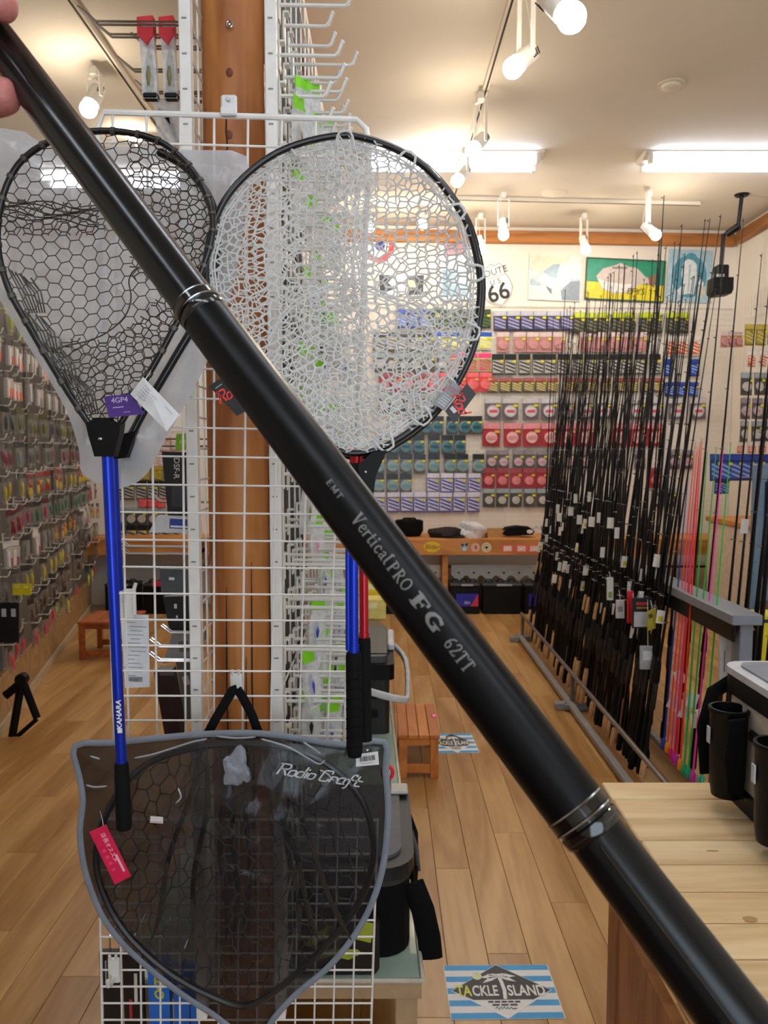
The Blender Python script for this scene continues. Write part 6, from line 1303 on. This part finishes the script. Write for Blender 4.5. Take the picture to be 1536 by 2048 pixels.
for i, (xa, xb, ya, yb, Y_, hx, lab) in enumerate(((700, 774, 1150, 1212, 4.15, 'e2c21c', 'bright yellow carton behind the red handle'), (704, 772, 1196, 1242, 4.02, 'e3cf72', 'pale yellow wrapped pack below the yellow carton'))):
    a, b = at(xa, ya, Y_), at(xb, yb, Y_); t = thing('yellow_carton' if i == 0 else 'yellow_pack', lab, 'box' if i == 0 else 'pack', ((a.x+b.x)/2, Y_, b.z))
    zl = b.z if i == 1 else b.z+.0; build(MB().box(((a.x+b.x)/2, Y_+.05+.0, (a.z+zl)/2), (b.x-a.x, .10, a.z-zl), None, .012 if i else .004), 'body', C('print_'+hx, hx, rough=.45), t)
    build(MB().box(((a.x+b.x)/2, Y_-.001, (a.z+zl)/2+.02), (.08, .002, .03)), 'print_panel', C('pale_yellow_print', 'efe3a2'), t)
    if i == 1: build(MB().box(((a.x+b.x)/2, Y_+.05, (ZP+zl)/2), (.12, .09, zl-ZP)), 'stand', cr_w, t)
o = thing('scissor_ring', 'small red ringed clip at the right edge of the net bag', 'clip', at(775, 1545, 1.47)); p = wl(o)
build(MB().tube([p+Vector((.010*math.cos(a), 0, .013*math.sin(a))) for a in [i*PI/8 for i in range(16)]], .0035, 7, True), 'ring', C('clip_red', 'e01c32', rough=.4), o, True); build(MB().box(p+Vector((0, 0, -.03)), (.012, .008, .04), None, .002), 'clip_body', black_pl, o); build(MB().tube([p+Vector((0, 0, -.01)), p+Vector((-.02, .01, .01)), p+Vector((-.075, .02, .045))], .001, 5), 'cord', black_pl, o)

# ================================================================ LEFT LURE WALL
LD = Vector((-.2236, 1, 0)).normalized(); LN = Vector((LD.y, -LD.x, 0)); L0 = Vector((-1.065, 0, 0))
def lw(Y, off=0.0, z=0.0): return L0+LD*(Y/LD.y)+LN*off+Vector((0, 0, z))
lrot = math.atan2(LN.x, -LN.y)        # packs are built facing -y
ya, yb_ = 2.5, 7.25; c = (lw(ya)+lw(yb_))/2; Ll = (lw(yb_)-lw(ya)).length; RL_ = Matrix.Rotation(math.atan2(LD.y, LD.x), 3, 'Z')
lk = thing('lure_rack', 'long dark backed rack wall of lures along the left aisle', 'display rack', (c.x, c.y, 0))
build(MB().box(c-LN*.03+Vector((0, 0, 1.3)), (Ll, .03, 2.0), RL_), 'back_board', C('rack_back', '6d665f', rough=.8, var=.1), lk)
build(MB().box(c-LN*.02+Vector((0, 0, .14)), (Ll, .05, .28), RL_, .004), 'plinth', wood('plinth wood', '8a6a48', 'a98a62', 5, 'X'), lk)
build(MB().box(c+LN*.012+Vector((0, 0, .03)), (Ll, .014, .06), RL_, .002), 'kick_strip', C('pale_trim', 'b8a68c'), lk)
build(MB().box(c-LN*.02+Vector((0, 0, 2.32)), (Ll, .06, .05), RL_, .004), 'top_rail', white_wire, lk)
for i in range(7): build(MB().box(lw(ya+.05+i*.77, -.008, 1.3), (.03, .02, 2.0), RL_, .002), 'upright', C('upright_grey', '77716a'), lk)
film_d = film('dull pack film', '8d8c88', .38, .15, .9, 60)
def lp_mesh(hd, lure, shape, lure2=None):
    a = MB(); a.box((0, 0, -.014), (.072, .004, .030), None, .001); a.mat(1)
    if shape == 'box': a.box((0, -.006, -.082), (.06, .018, .10), None, .002)
    else: a.prism([(-.034, -.03), (.034, -.03), (.036, -.08), (.03, -.135), (-.03, -.135), (-.036, -.08)], -.006, .007, frame((0, 0, 0), (1, 0, 0), (0, 0, 1)))
    b = MB(); mats = [C('lure_'+lure, lure, rough=.3)]
    if lure2: mats.append(C('lure_'+lure2, lure2, rough=.3))
    if shape == 'box':
        b.box((-.012, -.0165, -.085), (.022, .003, .08), None, .001); b.mat(1 if lure2 else 0).box((.014, -.0165, -.105), (.018, .003, .045), None, .001)
    elif shape == 'fish': b.lathe([(.0005, -.045), (.008, -.06), (.010, -.085), (.006, -.11), (.0015, -.12), (.008, -.132)], 8, Matrix.Translation((0, -.006, 0)))
    else:
        b.lathe([(.0005, -.045), (.009, -.055), (.010, -.07), (.004, -.078)], 8, Matrix.Translation((0, -.006, 0))); b.mat(1 if lure2 else 0)
        for k_ in range(5): b.tube([(-.008+.004*k_, -.006, -.076), (-.018+.009*k_, -.008, -.105), (-.014+.008*k_, -.006, -.13)], [.003, .003, .001], 5)
    return a.mesh('wrapper', [C('head_'+hd, hd, rough=.4), film_d if shape != 'box' else C('boxwin_'+hd, 'b9b4ae', rough=.2)]), b.mesh('lure', mats, True)
LR = [(2.16, 'yellow green', [('8d8c1e', '9a9a22', 'fish', None), ('a3a22c', 'c7c440', 'fish', None)]), (2.0, 'striped', [('3a2c28', 'd5d0cc', 'box', 'e8663c'), ('4a4442', 'cfcac6', 'box', '2f2f33'), ('2b2523', 'e2dedb', 'box', 'e0503c')]),
      (1.83, 'white cased', [('3c3532', 'dcd8d4', 'box', 'f06a50'), ('5c5550', 'c9c5c2', 'box', '8d8d90'), ('2c2826', '38383c', 'box', 'e9e6e2')]), (1.66, 'olive', [('4b4718', '6e6a22', 'fish', None), ('3a3a1c', '8a8640', 'fish', None), ('1d1e20', '3a3c40', 'fish', None)]),
      (1.49, 'smoky', [('2d2c2c', '5d625f', 'fish', None), ('252628', '8a2f4a', 'fish', None), ('2c2f2e', '8d9490', 'fish', None)]), (1.32, 'red and yellow', [('8c2a1c', 'd4b222', 'skirt', 'b5381c'), ('7d2a20', 'c8461e', 'skirt', 'd8bc30'), ('3a3732', 'c9ae24', 'fish', None)]),
      (1.15, 'crimson', [('5a1c22', 'a3202a', 'skirt', '7d1a24'), ('2c2a28', '2f6d52', 'fish', None), ('4a2028', 'b8324a', 'fish', None)]), (.98, 'orange', [('4a3a26', 'd8691c', 'skirt', 'd8a428'), ('3c3834', '8d8d86', 'fish', None), ('c9c6c2', 'd2cfcb', 'box', '9c5a62')]),
      (.81, 'grey', [('8d8a86', 'a8a6a2', 'fish', None), ('2f2e2d', 'c9b41e', 'fish', None), ('4a4846', '6e6a66', 'skirt', '3f3a38')]), (.64, 'brown and black', [('17171a', '6b4a24', 'skirt', '4a3018'), ('101012', '1d1d20', 'skirt', '2a2420'), ('3a2a1c', '7a5226', 'fish', None)]),
      (.47, 'low bright', [('2f2a24', 'c9cf2c', 'fish', None), ('2f2a28', 'e8404a', 'fish', None), ('4a3a2c', '8a6a3a', 'skirt', '5a4428')])]
rd = random.Random(5)
for r_, (z, nm, kinds) in enumerate(LR):
    ms = [lp_mesh(*k_) for k_ in kinds]; n = 26; runs = 0; cur = 0
    for i in range(n):
        if runs == 0: cur = rd.randrange(len(ms)); runs = rd.randint(2, 4)
        runs -= 1
        Y_ = 3.92+.128*i
        if r_ >= 9 and i > 14 and rd.random() < .4: continue
        p = lw(Y_, .05+rd.uniform(-.012, .05), z+rd.uniform(-.01, .01)); a, b = ms[cur]; o = obj('lure_pack', a, None, p, (rd.uniform(-.06, .06), rd.uniform(-.08, .08), lrot+rd.uniform(-.5, .1)))
        tag(o, f'{nm} lure pack, {nth(r_)} row down left lure wall, {nth(i)} from near end', 'lure pack', f'{nm} lure packs on the left wall'); obj('lure', b, o)
        if i % 2 == 0:
            h = obj('peg_hook', HK['short'][0], None, p+Vector((0, 0, .002))-LN*.065, (0, 0, math.atan2(LN.y, LN.x))); tag(h, f'peg hook in the {nth(r_)} row of the left lure wall, {nth(i//2)} from near end', 'hook', 'peg hooks of the left lure wall'); obj('back_plate', HK['short'][1], h)
# black folding bracket on the floor at the far left
t = thing('folding_stand', 'black folding metal stand on the floor at the far left edge', 'stand', onz(45, 1485, 0)); Y_ = 3.95
for (a, b, w_) in (((44, 1358), (22, 1486), .03), ((44, 1358), (74, 1436), .03), ((22, 1484), (74, 1438), .016), ((10, 1392), (46, 1362), .03)):
    build(MB().tube([at(a[0], a[1], Y_), at(b[0], b[1], Y_)], w_*.7, 8, flat=.5), 'bar', black_pl, t)
build(MB().lathe([(.03, -.02), (.03, .02)], 12, frame(at(44, 1358, Y_-.01), (1, 0, 0), (0, 0, 1))), 'hinge', black_pl, t)
for i, (xa, xb, ya2, yb2, hx, lab) in enumerate(((0, 38, 1205, 1285, '0f0f11', 'black twin lure card on the left lure wall near the edge'), (26, 62, 1168, 1190, 'd8c41c', 'bright yellow lure on the left lure wall near the edge'))):
    o, M, w_, h_ = card('lure_card', lab, 'lure pack', [(xa, ya2), (xb, ya2), (xb, yb2), (xa, yb2)], 3.85, hx, .01); bars(M, [(-w_*.25, h_*.25, w_*.25, h_*.2), (w_*.25, h_*.25, w_*.25, h_*.2)], 'b9bcbd' if i == 0 else 'f0e460', 'pale_window', o)
    g = at((xa+xb)/2, ya2, 3.85); build(MB().tube([g, g+Vector((-.10, .06, .015))], .002, 5), 'hang_loop', chrome, o)

# ================================================================ RIGHT WALL
tg = thing('wall_grid', 'white wire grid panel on the right wall', 'wall grid', (XR-.02, 7.3, 1.0)); m = MB()
for i in range(28): m.tube([(XR-.02, 5.9+i*.06, .95), (XR-.02, 5.9+i*.06, 2.9)], .0018, 4, caps=False)
build(m, 'fine_wires', white_wire, tg)['kind'] = 'stuff'; m = MB()
for i in range(20): m.tube([(XR-.024, 5.9, .95+i*.1), (XR-.024, 7.52, .95+i*.1)], .0018, 4, caps=False)
build(m, 'cross_wires', white_wire, tg)['kind'] = 'stuff'
def wpack(kind, y0, y1, xs, w_, where, Y_):
    h_ = (y1-y0)*Y_/FPX; key = (kind, w_, round(h_, 3), Y_)
    n, a, k = PKD[kind]; ca, sp, st, nm = pack_kind(n, w_*Y_/FPX, h_, a[0], a[1], a[2], min(a[3] or 1, w_*Y_/FPX*.43), **k)
    for i, x in enumerate(xs):
        p = at(x, y0, Y_+.03*i); o = obj('line_pack', ca, None, p, (random.uniform(-.05, .05), random.uniform(-.05, .05), random.uniform(.1, .5))); tag(o, f'{DESC[kind]}, {nth(i)} from left, {where}', 'line pack', where); obj('spool', sp, o); obj('price_sticker', st, o)
        q = p+Vector((0, .006, .003)); h = build(MB().tube([Vector((XR-.022, q.y+.05, q.z)), q, q+Vector((-.012, 0, .008))], .003, 6), 'peg_hook', HK['long'][0].materials[0], None, True, q); tag(h, f'peg hook behind the {nth(i)} pack, {where}', 'hook', 'peg hooks, '+where)
        build(MB().box((XR-.022, q.y+.05, q.z), (.006, .02, .04)), 'back_plate', HK['long'][1].materials[0], h)
wpack('pink', 664, 694, [1450, 1464, 1478], 17, 'top row on the right wall', 7.0); wpack('mustard', 648, 690, [1500, 1524, 1546], 24, 'upper row at the right edge', 6.6)
wpack('orange', 702, 734, [1504, 1526], 18, 'orange row at the right edge', 6.6); wpack('grey', 745, 790, [1494, 1518, 1540], 24, 'grey row at the right edge', 6.5); wpack('smallring', 796, 838, [1492, 1516, 1540], 23, 'third row at the right edge', 6.5); wpack('grey', 842, 884, [1490, 1514, 1538], 23, 'lower grey row at the right edge', 6.4)
wpack('blue', 908, 962, [1430, 1452, 1474, 1496, 1518, 1540], 26, 'blue row at the right edge', 6.3); wpack('blue', 955, 988, [1438, 1452], 16, 'second blue row at the right edge', 6.35); wpack('orange', 884, 908, [1482, 1504, 1526], 20, 'white card row at the right edge', 6.4)
t = thing('side_bench', 'cream fronted bench along the right wall behind the rods', 'bench', (3.0, 6.2, 0))
build(MB().box((3.05, 5.75, .86), (.5, 2.4, .04), None, .004), 'bench_top', shelf_m, t); build(MB().box((3.05, 5.75, .42), (.46, 2.36, .84), None, .004), 'front_panel', C('cream_panel', 'd8cbb6'), t); build(MB().box((3.25, 5.75, 1.12), (.03, 2.2, .5), None, .004), 'back_panel', C('pale_panel', 'dcd2c4'), t)
t = thing('blue_cabinet', 'blue framed cabinet at the right edge behind the rods', 'cabinet', (2.55, 5.03, 0)); a = at(1512, 940, 5.0)
build(MB().box((a.x+.25, 5.03, .68), (.5, .06, 1.36), None, .01), 'body', C('cabinet_blue', '6f8aa2', rough=.4), t); build(MB().box((a.x+.27, 4.995, .95), (.42, .02, .6), None, .003), 'window', C('dark_blue_window', '16264a', rough=.2), t); build(MB().box((a.x+.2, 4.98, .75), (.2, .012, .12), None, .002), 'yellow_panel', C('amber_panel', 'e0a21c'), t); build(MB().box((a.x+.25, 4.98, .3), (.46, .02, .4), None, .004), 'lower_door', C('cabinet_brown', '5c5048'), t)
t = thing('yellow_carton', 'yellow carton with black checkered rim behind the near rack leg', 'box', (1.75, 3.3, 0)); a = at(1490, 1232, 3.05)
build(MB().box((a.x+.24, 3.12, a.z/2), (.40, .12, a.z), None, .004), 'body', C('carton_yellow', 'e8d21a', rough=.4), t); m = MB()
for i in range(14):
    for j in range(2):
        if (i+j) % 2 == 0: m.box((a.x+.054+i*.0286, 3.0585, a.z-.008-j*.014), (.0286, .002, .014))
build(m, 'checker_rim', black_p, t); build(MB().prism([(-.05, -.08), (.0, -.1), (.05, -.06), (.06, .0), (.02, .05), (-.03, .04)], 0, .002, frame((a.x+.14, 3.058, a.z-.16), (1, 0, 0), (0, 0, 1))), 'tan_print', C('tan_print', 'c99a6c'), t)
build(MB().prism([(-.06, -.12), (.03, -.12), (.0, .0), (-.05, .02)], 0, .003, frame((a.x+.12, 3.057, a.z-.22), (1, 0, 0), (0, 0, 1))), 'maroon_print', C('maroon_print', '3a1418'), t)
# black wall camera box with bracket at the corner
p = at(1440, 560, 6.9); t = thing('ceiling_speaker', 'black angled box on a bracket arm in the far right corner', 'speaker', (p.x, p.y, p.z))
a, b, c_ = at(1447, 530, 6.9), at(1447, 470, 6.9), at(1482, 440, 6.7); a2 = Vector((c_.x, c_.y, HC))
build(MB().box(at(1442, 548, 6.9), (.10, .10, .14), None, .01), 'upper_box', black_pl, t); build(MB().prism([(-.085, -.06), (-.06, -.09), (.07, -.075), (.085, -.04), (.085, .06), (-.08, .06)], -.07, .07, frame(at(1440, 572, 6.88), (1, 0, 0), (0, 0, 1))), 'lower_box', black_pl, t)
build(MB().tube([at(1442, 535, 6.9), b, at(1462, 462, 6.8)], .018, 8), 'arm', black_pl, t, True); build(MB().tube([at(1455, 468, 6.8), at(1478, 452, 6.72)], .03, 8), 'joint', black_pl, t, True); build(MB().tube([at(1476, 455, 6.72), Vector((c_.x, c_.y, HC-.01))], .016, 8), 'stem', black_pl, t, True); build(MB().lathe([(.05, -.015), (.06, 0)], 14, Matrix.Translation(a2)), 'ceiling_plate', black_pl, t, True)
build(text_mb('BOSE', .03, frame(at(1441, 551, 6.83), (1, 0, 0), (0, 0, 1))), 'lettering', white_pl, t)
